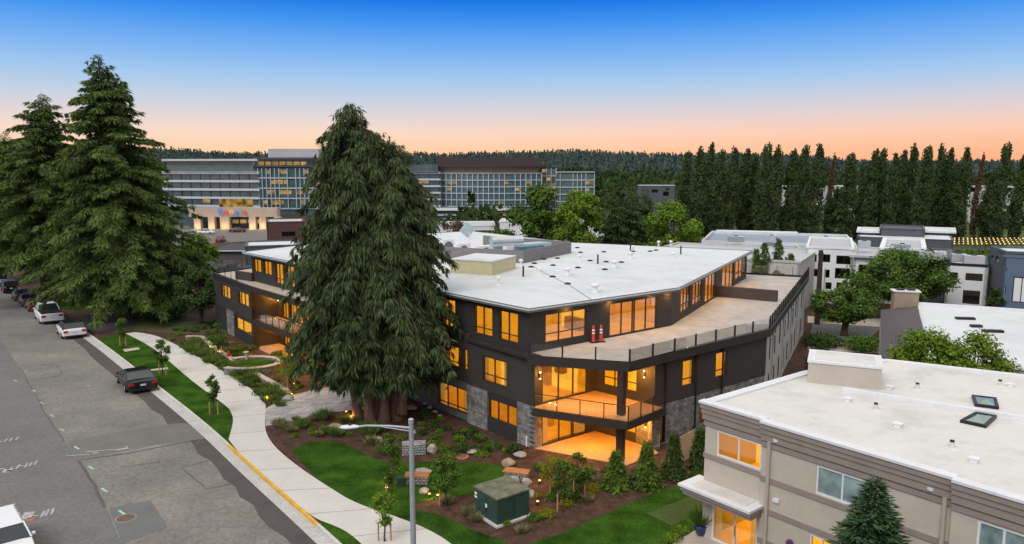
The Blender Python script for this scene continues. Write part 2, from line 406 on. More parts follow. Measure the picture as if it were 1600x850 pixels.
# --- openings, read off the wall planes ---
W3 = [pxwin(T0, TL, *w) for w in ((741, 477.8, 769.8, 527), (779.7, 486.3, 809.9, 537.4), (688, 467, 712.2, 515.5), (395.1, 404.9, 408.5, 428.2), (411, 407.7, 424.8, 432.4), (429.4, 412.3, 443.2, 446.6), (446.3, 416, 460.5, 451))]
A2 = [pxwin(C0, C1, *w) for w in ((753.2, 556.3, 792.1, 615), (718.7, 543.9, 730.6, 582.6), (681, 533, 713.6, 577.5), (655, 527, 675, 568))]
A1 = [pxwin(C0, C1, *w) for w in ((680.3, 590.1, 726.5, 648), (762.6, 624, 807.3, 670.2))]
TF = [pxwin(T0, T1, *w) for w in ((852, 491.4, 916.3, 531.8), (952.7, 475.3, 1026, 514.8))]
TF[1][2] = Z2 + .05
BW = [pxwin(B0, B1, *w) for w in ((1066.4, 575.8, 1084, 625.2), (1118.3, 562.4, 1134.8, 609))]
L2 = [pxwin(LQ, LP, *w) for w in ((344.3, 446.6, 360.2, 470.5), (370.8, 454.2, 389, 480))]
L1 = [pxwin(LQ, LP, 366.1, 492.7, 392, 511.4)]
if L1[0][0] < .25: L1[0][0] = .25
# top-floor windows: share one head and sill height per kind
for w in W3: w[3] = 8.55
for w in (W3[3], W3[4]): w[2] = 7.15
for w in (W3[0], W3[1], W3[2], W3[5], W3[6]): w[2] = 6.5
TF[0][3] = 8.5; TF[1][3] = 8.55; TF[0][2] = 6.55
for w in A2: w[3] = 5.25; w[2] = 3.45
A2[1][2] = A2[2][2] = A2[3][2] = 3.7
A1[0][2:] = [.45, 2.25]; A1[1][2:] = [.95, 2.35]
for w in BW: w[3] = 5.35; w[2] = 3.55
for w in L2: w[3] = 5.3; w[2] = 3.9
L1[0][2:] = [1.0, 2.35]
# --- lower walls ---
uA, LA = unit(C0, C1)
sT = onp(C0, C1, 730, 560)[0]
m = facade(C0, along(C0, C1, sT), Z1 - .05, Z2 - .12, [w for w in A2[:1]], .35)
m.build('wall', M_panel, BLD)
def sub(ops, s): return [[o[0] - s, o[1] - s, o[2], o[3]] for o in ops]
Ax = along(C0, C1, sT - .0)
o_ = -.22
m = facade(Ax, C1, Z1 - .05, Z2 + .25, sub(A2[1:], sT), .3, o_); m.build('wall', M_panel, BLD)
m = facade(Ax, C1, 0, Z1 - .05, sub(A1[:1], sT), .3, o_ - .02); m.build('wall', M_grey, BLD)
w2 = A1[1]
one = lambda name, m_, par, *calls: [MBc(c).build(name, m_, par) for c in calls]
def MBc(c): q_ = MB(); c(q_); return q_
one('stone_pier', M_stone, BLD, lambda q: q.seg(C0, along(C0, C1, w2[0] - .08), -.1, Z1 - .05, .4, .03), lambda q: q.seg(along(C0, C1, w2[1] + .08), Ax, -.1, Z1 - .05, .4, .03))
one('wall', M_dark, BLD, lambda q: q.seg(along(C0, C1, w2[0] - .08), along(C0, C1, w2[1] + .08), -.1, w2[2], .3, -.03), lambda q: q.seg(along(C0, C1, w2[0] - .08), along(C0, C1, w2[1] + .08), w2[3], Z1 - .05, .3, -.03))
# entry recess beyond, stone screen wall
E1 = along(C0, C1, LA, -3.5); E2 = along(LR, LQ, 0, -3.2)
m = MB(); m.seg(C1, E1, 0, Z2, .3); m.seg(E1, E2, 0, Z2, .3); m.build('wall', M_panel, BLD)
m = MB(); m.seg(along(C0, C1, LA - .1, .3), along(C0, C1, LA + 4.6, .1), -.1, 1.75, .4); m.build('stone_wall', M_stone, BLD)
# windows of the near front
window(BLD, C0, C1, *A2[0], (.5,), .55)
window(BLD, C0, C1, *A2[1], (), .35, off=o_)
window(BLD, C0, C1, *A2[2], (.5,), .35, off=o_)
window(BLD, C0, C1, *A2[3], (.5,), .35, off=o_)
window(BLD, C0, C1, *A1[0], (.34, .67), .33, off=o_)
window(BLD, C0, C1, *A1[1], (.33, .66), None, off=-.03)
# top storey walls, all round
def wallrun(A, B, z0, z1, ops, m, off=0.): return facade(A, B, z0, z1, ops, .25, off).build('wall', m, BLD)
wallrun(T0, TL, Z2 - .1, ZR - .22, W3, M_dark)
for i, w in enumerate(W3): window(BLD, T0, TL, *w, (.5,), None if i in (3, 4) else .5, blind=.0)
wallrun(T1, T0, Z2 - .1, ZR - .22, [[unit(T0, T1)[1] - w[1], unit(T0, T1)[1] - w[0], w[2], w[3]] for w in TF], M_dark)
LT = unit(T0, T1)[1]
def flip(L, w): return [L - w[1], L - w[0], w[2], w[3]]
window(BLD, T1, T0, *flip(LT, TF[0]), (.34, .67), .6)
window(BLD, T1, T0, *flip(LT, TF[1]), (.24, .48, .52, .75), None, name='sliding_door')
LT2 = unit(T2, T1)[1]
w4 = []
for (x0, x1, zb) in ((1064.5, 1079, 6.6), (1083, 1097.5, 6.6), (1102, 1118, Z2 + .05), (1128, 1146, Z2 + .05), (1148, 1165, 6.6)):
    s0 = onp(T2, T1, x1, 450)[0]; s1 = onp(T2, T1, x0, 450)[0]; w4.append([max(.3, s0), min(LT2 - .3, s1), zb, 8.55])
wallrun(T2, T1, Z2 - .1, ZR - .22, w4, M_dark)
for i, w in enumerate(w4): window(BLD, T2, T1, *w, (.34, .67) if w[1] - w[0] > 2 else (.5,), .6 if w[2] > 6.3 else None, name='window' if w[2] > 6.3 else 'sliding_door')
m = MB()
for a, b in ((TL, (-17.5, 95.5)), ((-17.5, 95.5), (-7.5, 105)), ((-7.5, 105), (6.9, 90.2)), ((6.9, 90.2), T2)): m.seg(a, b, Z2 - .1, ZR - .22, .25)
m.build('rear_wall', M_dark, BLD)
# roof slab and edge
r0 = at(826.3, 483.6, ZR); r1 = at(1063, 450, ZR); r2 = at(1176.5, 392, ZR); r3 = at(378, 394, ZR)
roofp = [r0, r1, r2, at(893, 379.0, ZR), (-6, 107), (-18.5, 97), r3]
rf = slab('roof', roofp, ZR - .10, ZR, M_roof)
def inset(poly, d):
    n = len(poly); a = sum(poly[i][0] * poly[(i + 1) % n][1] - poly[(i + 1) % n][0] * poly[i][1] for i in range(n)); sg = 1 if a > 0 else -1
    out = []
    for i in range(n):
        p0, p1, p2 = poly[i - 1], poly[i], poly[(i + 1) % n]
        u, _ = unit(p0, p1); v, _ = unit(p1, p2)
        n1 = (-u[1] * sg, u[0] * sg); n2 = (-v[1] * sg, v[0] * sg)
        k = 1 + n1[0] * n2[0] + n1[1] * n2[1]
        out.append((p1[0] + (n1[0] + n2[0]) * d / k, p1[1] + (n1[1] + n2[1]) * d / k))
    return out
g = slab('roof_fascia', inset(roofp, .03), ZR - .24, ZR - .102, M_gutter, rf)
g = MB()   # low drip edge round the membrane
rp_ = inset(roofp, .10)
for i in range(len(roofp)):
    a, b = roofp[i], roofp[(i + 1) % len(roofp)]; c, d = rp_[i], rp_[(i + 1) % len(roofp)]
    g.prism([a, b, d, c], ZR + .001, ZR + .05)
g.build('roof_edge', M_gutter, rf)
# --- terrace / floor plates ---
dk = [(.75, 46.9), at(984, 567, Z2), at(1056, 551, Z2), at(1199.4, 518, Z2), at(1261, 433.5, Z2), (7.2, 91.5), (5, 60), T0]
dk = [(1.0, 46.35), (7.15, 44.75), (10.5, 47.6), (18.95, 54.4), (32.4, 81.7), (26.3, 84.6), T2, T1, T0]
slab('terrace_floor', dk, Z2 - .12, Z2, M_paver)
fc = MB()
for a, b in ((dk[1], dk[0]), (dk[2], dk[1]), (dk[3], dk[2]), (dk[4], dk[3]), (dk[5], dk[4])):
    fc.seg(a, b, Z2 - .42, Z2 + .16, .22, .06, e0=.0, e1=.02)
fc.build('terrace_fascia', M_trim, BLD)
cp = MB()
for a, b in ((dk[4], dk[3]), (dk[3], dk[2])): cp.seg(a, b, Z2 + .162, Z2 + .19, .3, .09)
cp.build('coping', M_gutter, BLD)
sf = slab('soffit', [(1.1, 46.6), (7.1, 45.0), (10.2, 47.6), B0, P3, P2, C0], Z2 - .44, Z2 - .2, M_soffit)
lg = MB(); lg.seg((1.2, 46.5), along(C0, C1, sT, .12), Z2 - .16, Z2 + .04, .9, .0)
lg.build('ledge', M_trim, BLD)
low = [C0, P2, P3, B0, B1, B2, (26.3, 84.0), (7.0, 91), (-7, 104), (-19, 97), (-25, 91), LP, LQ, along(LQ, LR, 1.0), LR, E2, E1, C1]
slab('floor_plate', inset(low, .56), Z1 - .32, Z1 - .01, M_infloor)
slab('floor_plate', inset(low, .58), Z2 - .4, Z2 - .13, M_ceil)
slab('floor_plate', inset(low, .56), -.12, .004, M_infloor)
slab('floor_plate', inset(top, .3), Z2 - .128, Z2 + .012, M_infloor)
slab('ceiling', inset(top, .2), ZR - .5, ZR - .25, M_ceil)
slab('ceiling', inset(low, .6), Z2 - .52, Z2 - .41, M_ceil)
slab('ceiling', inset(low, .6), Z1 - .42, Z1 - .33, M_ceil)
# --- corner recess: two glazed walls, balcony, patio ---
def recess_level(zf, zt, first):
    wa, wb = P2, C0; La = unit(P2, C0)[1]     # glass wall parallel to the side front, seen from the right
    g0, g1 = .75, La - .65
    ops = [[g0, g1, zf + .03, zt - .18]]
    facade(wa, wb, zf, zt, ops, .2).build('wall', M_stone if False else M_panel, BLD)
    window(BLD, wa, wb, *ops[0], (.3, .34, .62) if first else (.32, .64), None, name='sliding_door')
    wa, wb = P3, P2; Lb = unit(P3, P2)[1]
    ops = [[1.35, Lb - .65, zf + .55, zt - .25]]
    facade(wa, wb, zf, zt, ops, .2).build('wall', M_panel, BLD)
    window(BLD, wa, wb, *ops[0], (.3, .66), .6, name='window')
recess_level(.004, Z1 - .33, True); recess_level(Z1, Z2 - .44, False)
one('stone_pier', M_stone, BLD, lambda q: q.seg(along(P3, P2, -.5), along(P3, P2, 1.3), 0, Z1 - .34, .02, .03), lambda q: q.seg(along(P2, C0, unit(P2, C0)[1] - .62), C0, 0, Z1 - .34, .02, .03), lambda q: q.seg(B0, along(P3, P2, -.4), -.1, Z1 - .34, .5, 0))
sconce(BLD, P3, P2, .75, Z1 + 1.95, 34); sconce(BLD, P2, C0, unit(P2, C0)[1] - .35, Z1 + 2.0, 34)
sconce(BLD, P3, P2, .55, 1.5, 24)
BF = [(1.3, 46.2), (6.95, 43.55), (9.75, 46.35)]
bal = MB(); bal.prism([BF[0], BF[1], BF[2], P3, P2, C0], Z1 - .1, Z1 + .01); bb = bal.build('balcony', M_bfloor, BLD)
f = MB()
for a, b in ((BF[1], BF[0]), (BF[2], BF[1])): f.seg(a, b, Z1 - .42, Z1 + .04, .16, .05, e1=.03)
f.build('fascia', M_trim, bb); slab('soffit', [BF[0], BF[1], BF[2], P3, P2, C0], Z1 - .36, Z1 - .2, M_soffit, bb)
railing(BLD, [lerp(BF[0], BF[1], .02), BF[1], lerp(BF[1], BF[2], .98)], Z1 + .01, 1.0, 1.55)
one('corner_post', M_trim, BLD, lambda q: q.box((6.75, 45.05, 1.25), (.42, .42, 2.5), R(-40)), lambda q: q.box((6.75, 45.05, (Z1 + Z2) / 2 - .1), (.42, .42, Z2 - Z1 - .3), R(-40)))
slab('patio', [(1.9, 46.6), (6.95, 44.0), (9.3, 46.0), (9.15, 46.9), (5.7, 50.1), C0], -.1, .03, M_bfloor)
# --- side front (to the right of the recess) ---
LB = unit(B0, B1)[1]
facade(B1, B0, Z1 - .1, Z2 - .12, [flip(LB, w) for w in BW], .3).build('wall', M_panel, BLD)
for w in BW: window(BLD, B1, B0, *flip(LB, w), (), .5)
gs = [[LB - 3.2, LB - 2.0, .3, 2.3], [LB - 1.0, LB - .15, .1, 2.4], [LB - 5.4, LB - 4.5, .6, 2.3]]
facade(B1, B0, 0, Z1 - .1, gs[1:], .28, -.03).build('stone_wall', M_stone, BLD)
M_dimglass = glass('dim_glass', (.35, .35, .3), .4)
for w in gs[1:]: window(BLD, B1, B0, *w, (), None, off=-.03, gm=M_dimglass)
for s in (LB - .75, LB - 3.85, LB - 6.7): dp = MB(); p = along(B1, B0, s, .1); dp.box((p[0], p[1], 2.9), (.09, .09, 5.2), R(40)); dp.box((p[0], p[1], 5.5), (.3, .3, .22), R(40)); dp.build('downpipe', M_black, BLD)
L_E = unit(B2, B1)[1]
eo = []
for s, wd, zb, zt in ((1.2, .8, 3.4, 5.2), (4, 1.0, 3.4, 5.2), (7.2, 1.1, 3.2, 5.2), (9.6, .9, 3.4, 5.2), (12.2, 1.2, 3.2, 5.2), (16, .9, 3.4, 5.2), (18.5, 1.2, 3.2, 5.2), (22, .9, 3.4, 5.2), (25.2, 1.3, 3.2, 5.2), (28.2, .7, 3.4, 5.2)):
    eo.append([s, s + wd, zb, zt]); eo.append([s, s + wd, zb - 2.85, zt - 2.85])
facade(B2, B1, 0, Z2 - .12, eo, .3).build('wall', M_lgrey, BLD)
M_dk = glass('dark_glass', (.12, .14, .16), .9)
for w in eo: window(BLD, B2, B1, *w, (), None, gm=M_dk)
for s in (3, 8.7, 14.5, 20.5, 27.2): bt = MB(); p = along(B2, B1, s, .07); bt.box((p[0], p[1], 2.9), (.1, .1, 5.4), R(27)); bt.box((p[0], p[1], 5.2), (.26, .26, .2), R(27)); bt.build('downpipe', M_lgrey, BLD)
m = MB(); m.seg((26.3, 84.6), B2, 0, Z2, .3); m.seg((7, 91.3), (26.3, 84.4), 0, Z2, .3); m.seg((-7, 104.5), (7, 91.3), 0, Z2, .3); m.seg((-19, 97.2), (-7, 104.5), 0, Z2, .3); m.build('rear_wall', M_lgrey, BLD)
# terrace divider, rail posts, glass
dv = MB(); dA = at(1116, 463, Z2); dB = at(1213, 472, Z2)
dv.seg(dB, dA, Z2, Z2 + 1.0, .5); dv.build('terrace_divider', mat('brown_fence_board', (.06, .045, .042), .7, .1, 2), BLD)
railing(BLD, [lerp(dk[0], dk[1], .02), dk[1], dk[2], dk[3]], Z2 + .16, .85, 2.2, toprail=False, name='terrace_railing', post=.09)
railing(BLD, [dk[3], dk[4]], Z2 + .19, .95, 1.35, toprail=False, name='terrace_railing', post=.10)
railing(BLD, [dk[4], (26.4, 84.3)], Z2 + .16, .98, 1.6, toprail=False, name='terrace_railing')
# --- far wing ---
LLQ, LLP = LQ, LP
facade(LQ, LP, Z1 - .1, Z2 - .1, L2, .3).build('wall', M_panel, BLD)
LS = unit(LQ, LP)[1]
facade(LQ, LP, 0, Z1 - .1, L1, .3, -.05).build('wall', M_dark, BLD)
m = MB(); m.seg(along(LQ, LP, L1[0][1] + .3), along(LQ, LP, L1[0][1] + 2.6), 0, Z1 - .1, .2, .02); m.build('stone_pier', M_stone, BLD)
for w in L2: window(BLD, LQ, LP, *w, (.36, .68), None)
window(BLD, LQ, LP, *L1[0], (.5,), None, off=-.05)
LB2 = along(LP, LE, 9); 
m = MB(); m.seg(LP, along(LP, LE, 16), 0, Z2 - .1, .3); m.build('end_wall', M_panel, BLD)
# recess of the far wing
RA = along(LR, LQ, 4.0); RD = 2.6
ra = along(LR, LQ, 4.0, -RD); rb = along(LQ, LR, 0, RD)
one('wall', M_panel, BLD, lambda m: m.seg(LR, RA, 0, Z2 - .1, .3), lambda m: m.seg(RA, ra, 0, Z2 - .1, .3), lambda m: m.seg(rb, LQ, 0, Z2 - .1, .3), lambda m: m.seg(E2, LR, 0, Z2 - .1, .3))
Lr = unit(ra, rb)[1]
for zf, zt in ((.03, Z1 - .4), (Z1, Z2 - .5)):
    op = [[Lr - 2.6, Lr - 1.2, zf + .1, zt - .1], [Lr - 5.8, Lr - 3.0, zf + .05, zt - .1], [Lr - 9.6, Lr - 6.4, zf + .05, zt - .1], [.5, 3.2, zf + .05, zt - .1]]
    facade(ra, rb, zf - .03, zt + .3, op, .2).build('wall', M_panel, BLD)
    for w in op: window(BLD, ra, rb, *w, (.5,), None, name='sliding_door')
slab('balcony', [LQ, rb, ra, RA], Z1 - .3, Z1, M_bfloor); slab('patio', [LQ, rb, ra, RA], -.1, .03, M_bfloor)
f = MB(); f.seg(RA, LQ, Z1 - .42, Z1 + .05, .14, .08); f.build('balcony_fascia', M_trim, BLD)
railing(BLD, [along(LQ, LR, .25, 0), along(RA, LQ, .2, 0)][::-1], Z1 + .02, 1.0, 1.45)
ps = MB(); p = along(LQ, LR, .0, .1); ps.box((p[0], p[1], 1.3), (.34, .34, 2.6), R(-40)); p = along(LQ, LR, .0, -.02); ps.box((p[0], p[1], 4.2), (.3, .3, 2.9), R(-40)); ps.build('corner_post', M_trim, BLD)
sconce(BLD, ra, rb, Lr - .5, Z1 + 1.95, 40); sconce(BLD, ra, rb, Lr - .5, 1.8, 30)
# far-wing terrace on top
lt = [LP, LQ, along(LR, LQ, .2), T0 if False else along(T0, TL, 17, .1), TL, along(TL, (-17.5, 95.5), 8), along(LP, LE, 11)]
slab('terrace_floor', lt, Z2 - .11, Z2 - .0, M_conc)
fc = MB()
for a, b in ((LR, LQ), (LQ, LP), (LP, along(LP, LE, 11))): fc.seg(a, b, Z2 - .4, Z2 + .14, .2, .07, e1=.05)
fc.build('terrace_fascia', M_trim, BLD)
railing(BLD, [along(LP, LQ, 8.2, .05), along(LP, LQ, .1, .05), along(LP, LE, 8)], Z2 + .12, .95, 2.1, glassy=False, name='terrace_railing')
m = MB(); a = along(LP, LQ, 7.0, 1.2); m.box((a[0], a[1], Z2 + .45), (3.0, .3, .9), R(-38)); m.build('planter_box', mat('brown_fence_board', (.06, .045, .042)), BLD)
# --- rooms: partitions, core walls and ceiling lamps; amber light is put into the walls' own glow ---
M_inws = [M_inwall, glow('bright_glowing_plaster', (.12, .09, .04), (1, .47, .045), 2.2, .25, .8), glow('glowing_amber_plaster', (.10, .06, .02), (1, .30, .004), 1.35, .3, .9)]  # brighter and dimmer room light set by each plaster's emission
M_cab = glow('glowing_cabinet_front', (.12, .07, .03), (1, .28, .01), .45, .3, 1.2)  # cabinets glow weakly in place of lamp light on them
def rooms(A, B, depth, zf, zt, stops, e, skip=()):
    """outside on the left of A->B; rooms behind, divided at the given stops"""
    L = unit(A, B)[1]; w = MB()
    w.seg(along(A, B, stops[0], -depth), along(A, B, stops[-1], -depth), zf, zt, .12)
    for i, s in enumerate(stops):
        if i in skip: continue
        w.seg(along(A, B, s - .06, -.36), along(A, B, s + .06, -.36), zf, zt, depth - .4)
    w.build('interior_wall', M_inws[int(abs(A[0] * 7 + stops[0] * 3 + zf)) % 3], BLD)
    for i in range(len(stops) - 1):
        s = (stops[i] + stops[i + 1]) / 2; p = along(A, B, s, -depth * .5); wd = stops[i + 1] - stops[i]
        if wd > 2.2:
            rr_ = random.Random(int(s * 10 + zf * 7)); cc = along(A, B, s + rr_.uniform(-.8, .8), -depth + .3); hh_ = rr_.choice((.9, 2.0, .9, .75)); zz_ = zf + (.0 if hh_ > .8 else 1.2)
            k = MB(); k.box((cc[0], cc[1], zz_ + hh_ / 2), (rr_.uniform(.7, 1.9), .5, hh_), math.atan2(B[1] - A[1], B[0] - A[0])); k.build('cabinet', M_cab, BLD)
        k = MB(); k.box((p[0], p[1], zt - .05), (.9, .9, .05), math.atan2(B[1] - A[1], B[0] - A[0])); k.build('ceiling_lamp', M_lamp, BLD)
EI = 15
rooms(T0, TL, 4.6, Z2 + .02, ZR - .5, [4.6, 9.2, 15, 21, 27, 31.5, 36.9, 42.6], EI)
rooms(T0, TL, 7.7, Z2 + .02, ZR - .5, [.7, 4.6], EI, (0, 1))
rooms(T1, T0, 4.4, Z2 + .02, ZR - .5, [.4, 6.2], EI)
rooms(T2, T1, 4.4, Z2 + .02, ZR - .5, [.4, 7, 13, 19, LT2 - 4.0], EI)
rooms(C0, C1, 4.2, Z1, Z2 - .52, [3.9, 7.4, 9.6, LA - .2], EI)
rooms(C0, C1, 4.2, Z1, Z2 - .52, [.3, 3.6], EI, (0,))
rooms(C0, C1, 4.2, .01, Z1 - .42, [.3, 4.6, 9.5, LA - .2], EI, (0,))
La = unit(P2, C0)[1]; Lb = unit(P3, P2)[1]
for zf, zt in ((.01, Z1 - .42), (Z1, Z2 - .52)):
    rooms(B1, B0, 3.6, zf, zt, [.4, 4.2, 8.4, LB - 1.6], EI * .8)
    rooms(P2, C0, 3.4, zf, zt, [-3.5, La - .7], EI * .9, (1,))
    rooms(LQ, LP, 4, zf, zt, [.3, LS / 2, LS - .3], EI)
    rooms(ra, rb, 4, zf, zt, [.2, 5, Lr - .1], EI)
# recessed lamps under the soffits of the corner balcony and the patio, and of the far wing
for (x_, y_, z_, e_) in ((5.3, 47.2, Z2 - .5, 60), (3.4, 46.6, Z2 - .5, 40), (7.6, 46.6, Z2 - .5, 40), (5.3, 47.2, Z1 - .45, 60), (3.6, 46.6, Z1 - .45, 45), (7.4, 46.4, Z1 - .45, 45)):
    area('soffit_light', (x_, y_, z_), (.6, .6), e_ * 2.4, (1, .38, .035), parent=BLD)
for k in (2.5, 6.5, 10.5):
    p = along(ra, rb, k, 1.2)
    for z_ in (Z1 - .45, Z2 - .5): area('soffit_light', (p[0], p[1], z_), (.6, .6), 190, (1, .38, .035), parent=BLD)
for s_ in (3.2, 7.2, 11.5, 13.4):
    p = along(T0, T1, min(s_, LT - .3), -.35); area('eave_light', (p[0], p[1] , ZR - .3), (.15, .15), 34, (1, .5, .12), parent=BLD)
for s_ in (3, 8, 13, 18, 23): p = along(T1, T2, s_, -.6); area('eave_light', (p[0], p[1], ZR - .3), (.15, .15), 38, (1, .5, .12), parent=BLD)
ex_, ey_ = at(590, 605, 0)
for dx_ in (-1.5, 1.8): area('entry_light', (ex_ + dx_, ey_ + 1.2, 2.7), (.8, .8), 110, (1, .45, .08), parent=BLD)
# --- roof top gear ---
def roofpipe(px, py, kind, lab):
    x, y = at(px, py, ZR)
    o = MB()
    if kind == 'vent':
        o.lathe((x, y, ZR), [(.2, 0), (.09, .05), (.08, .42), (.2, .46), (.2, .6), (.07, .66)], 12)
        tag(o.build('roof_vent', M_white, smooth=False), lab, 'roof vent', 'white vents on the large white roof')
    elif kind == 'stub':
        o.lathe((x, y, ZR), [(.12, 0), (.075, .04), (.075, .85), (.05, .86)], 10); tag(o.build('vent_pipe', M_black), lab, 'vent pipe', 'black pipes on the large white roof')
    elif kind == 'cap':
        o.lathe((x, y, ZR), [(.26, 0), (.27, .07), (.14, .12), (.02, .14)], 10); tag(o.build('roof_drain', M_black, smooth=False), lab, 'roof drain', 'small dark domes on the large white roof')
    else:
        o.lathe((x, y, ZR), [(.28, 0), (.28, .1), (.2, .12), (.2, .4), (.3, .46), (.34, .56), (.3, .64)], 14); tag(o.build('roof_fan', M_white), lab, 'roof fan', 'white exhaust fans on the large white roof')
VL = 'small white roof vent standing alone '
for (x, y, k, l) in ((779, 445, 'vent', 'white vent in front of the cream roof box, its grey cap nearest the roof edge'), (843.6, 430, 'vent', VL + 'between the black pipe and the wide exhaust fan'), (814, 416, 'vent', VL + 'at the foot of the grey plant screen corner'),
        (906, 408, 'vent', VL + 'mid roof, left of the dark domes'), (989, 393, 'vent', VL + 'near the rear roof edge, leftmost of that row'), (1048, 384.5, 'vent', VL + 'on the rear roof edge, the tallest there'), (1051, 404, 'vent', VL + 'in front of the tallest rear vent'), (1029, 385, 'vent', VL + 'left of the tallest rear vent'),
        (886.5, 430, 'fan', 'wide white exhaust fan in the middle of the roof'), (929.5, 457, 'fan', 'squat white exhaust fan beside the front roof edge'), (960, 418, 'fan', 'pale exhaust fan low among the dark domes'), (985, 404, 'fan', 'low pale exhaust fan furthest back among the fans'),
        (817.6, 432, 'stub', 'thick black pipe beside the cream roof box'), (934, 412, 'stub', 'short black pipe mid roof between domes'), (985, 391, 'stub', 'thin black pipe near the rear vent row'), (1063.6, 397, 'stub', 'black pipe furthest right on the roof')):
    roofpipe(x, y, k, l)
caps = [(835, 412), (830, 417.5), (863.5, 432.8), (887, 443.8), (864, 415), (871, 404), (903, 418.7), (922, 407.8), (947, 409.5), (945, 421.5), (971, 410.2), (902, 387.5), (907, 394.8), (943.5, 394), (989, 393.5), (1015.7, 393), (1025, 391.5), (850, 405.5)]
for i, (x, y) in enumerate(caps): roofpipe(x, y, 'cap', 'small dark domed cap on the white membrane roof')
m = MB(); pts = [at(x, y, ZR) for x, y in ((835, 417.5), (863.5, 432.8), (887, 443.8), (925, 468.5))]
for a, b in zip(pts, pts[1:]): m.seg(a, b, ZR + .001, ZR + .022, .07)
tag(m.build('roof_cable', mat('grey_cable', (.25, .25, .26))), 'thin grey cable strung between dark domes on the white roof', 'cable')
# cream hatch box
cb = thing('roof_box', 'cream sided box with a flat white lid on the large roof', 'roof box', (*at(768.3, 430.6, ZR), ZR))
c1 = at(768.3, 430.6, ZR); c2 = at(704, 426, ZR); c3 = at(805.7, 420, ZR); c4 = (c2[0] + c3[0] - c1[0], c2[1] + c3[1] - c1[1])
m = MB(); m.prism([c1, c3, c4, c2], ZR, ZR + 1.12); m.build('side_panel', mat('cream_panel', (.55, .50, .30), .7, .05, 1.5), cb)
m = MB(); m.prism(inset([c1, c3, c4, c2], -.06), ZR + 1.122, ZR + 1.2); m.build('lid', M_roof, cb)
# plant screen and machines
s1 = at(818, 411.6, ZR); s2 = at(892.6, 395.3, ZR); s0 = at(684, 404, ZR)
sc_ = thing('plant_screen', 'long grey boarded screen wall around the roof machines', 'screen', (*s1, ZR))
M_scr = lines(mat('grey_board', (.20, .185, .19), .7, .12, 1.5, stretch=(1, 1, 5)), 2, .3, .06, .75)
s3 = (s2[0] - 9.5, s2[1] + 7.5); s4 = (s0[0] - 3, s0[1] + 6)
m = MB(); m.seg(s1, s0, ZR, ZR + 1.2, .12); m.build('screen_panel', M_scr, sc_); m = MB(); m.seg(s2, s1, ZR, ZR + 1.2, .12, e1=.02); m.build('screen_panel', M_scr, sc_)
m = MB(); m.seg(s3, s2, ZR, ZR + 1.2, .12); m.build('screen_panel', M_scr, sc_)
def ac(px, py, z, size, rz, lab, fan=True, name='air_conditioner', col=None):
    x, y = at(px, py, z); t = thing(name, lab, 'air conditioner', (x, y, ZR), 0, 'machines behind the roof screen')
    m = MB(); m.box((x, y, ZR + size[2] / 2 + .1), size, rz); m.build('casing', col or M_white, t, bevel=.03)
    if fan:
        m = MB(); d = Vector((math.sin(rz), -math.cos(rz), 0)); c = Vector((x, y, ZR + size[2] * .55)) + d * (size[1] / 2 + .01)
        m.tube([c, c + d * .03], [size[2] * .36] * 2, 18); m.build('fan_grille', M_gutter, t)
ac(699, 381, ZR + 1.0, (1.3, .6, 1.4), R(30), 'white boxy fan unit at the far left end of the screen')
ac(723, 386, ZR + .9, (1.3, .6, 1.2), R(30), 'white fan unit with round grille left of the antenna')
ac(757, 388, ZR + .9, (1.6, .7, 1.1), R(30), 'white fan unit just right of the antenna mast')
ac(795, 388, ZR + .8, (1.0, .8, 1.0), R(30), 'small white unit with a teal side panel', False)
M_teal = mat('blue_grey_metal', (.16, .26, .30), .4, .15, 2, metal=.3)
ac(783, 382, ZR + .8, (2.4, 1.5, 1.5), R(30), 'blue grey machine with a broad silver drum', False, col=M_teal)
x, y = at(790, 379, ZR + 1.6); m = MB(); m.tube([(x - 1.4, y - .6, ZR + 1.75), (x + 1.6, y + .6, ZR + 1.75)], [.5, .5], 16)
tag(m.build('duct', mat('bright_metal', (.62, .65, .68), .3, .06, 2, metal=.7)), 'silver round duct lying across the blue grey machine', 'duct', None)
ac(825, 390, ZR + .6, (3.2, 1.5, .95), R(38), 'low flat blue topped machine by the screen corner', False, col=M_teal)
ac(846, 384, ZR + .6, (5.2, 1.6, .9), R(38), 'long low pale machine along the screen', False, col=mat('pale_blue_metal', (.42, .52, .56), .4, .1, 2))
x, y = at(734, 399, ZR); an = thing('antenna_mast', 'thin white mast with a tilted square grey panel on the roof', 'antenna', (x, y, ZR))
m = MB(); m.tube([(x, y, ZR), (x, y, ZR + 2.4)], .05, 8); m.build('mast', M_white, an)
m = MB(); m.box((x - .25, y, ZR + 2.6), (1.15, .12, 1.15), R(20), ry=R(40)); m.build('antenna_panel', mat('pale_blue_metal', (.42, .52, .56)), an)
# two red traffic posts on the terrace
def delineator(px, py, lab):
    x, y = at(px, py, Z2); t = thing('traffic_post', lab, 'traffic post', (x, y, Z2), 0, 'red traffic posts on the terrace')
    m = MB(); m.box((x, y, Z2 + .03), (.5, .5, .06), R(20)); m.build('rubber_base', M_black, t)
    m = MB(); m.lathe((x, y, Z2 + .06), [(.13, 0), (.10, .5), (.075, 1.0), (.09, 1.04), (.07, 1.12)], 12); m.build('post', mat('orange_plastic', (.62, .055, .03), .5, .06, 3), t)
    m = MB()
    for z in (.62, .82): m.lathe((x, y, Z2 + z), [(.105, 0), (.098, .1)], 12)
    m.build('reflective_band', M_white, t)
delineator(927, 535, 'red traffic post with white bands, the left one, leaning by the terrace window')
delineator(939, 534, 'red traffic post with white bands, right beside the sliding door')
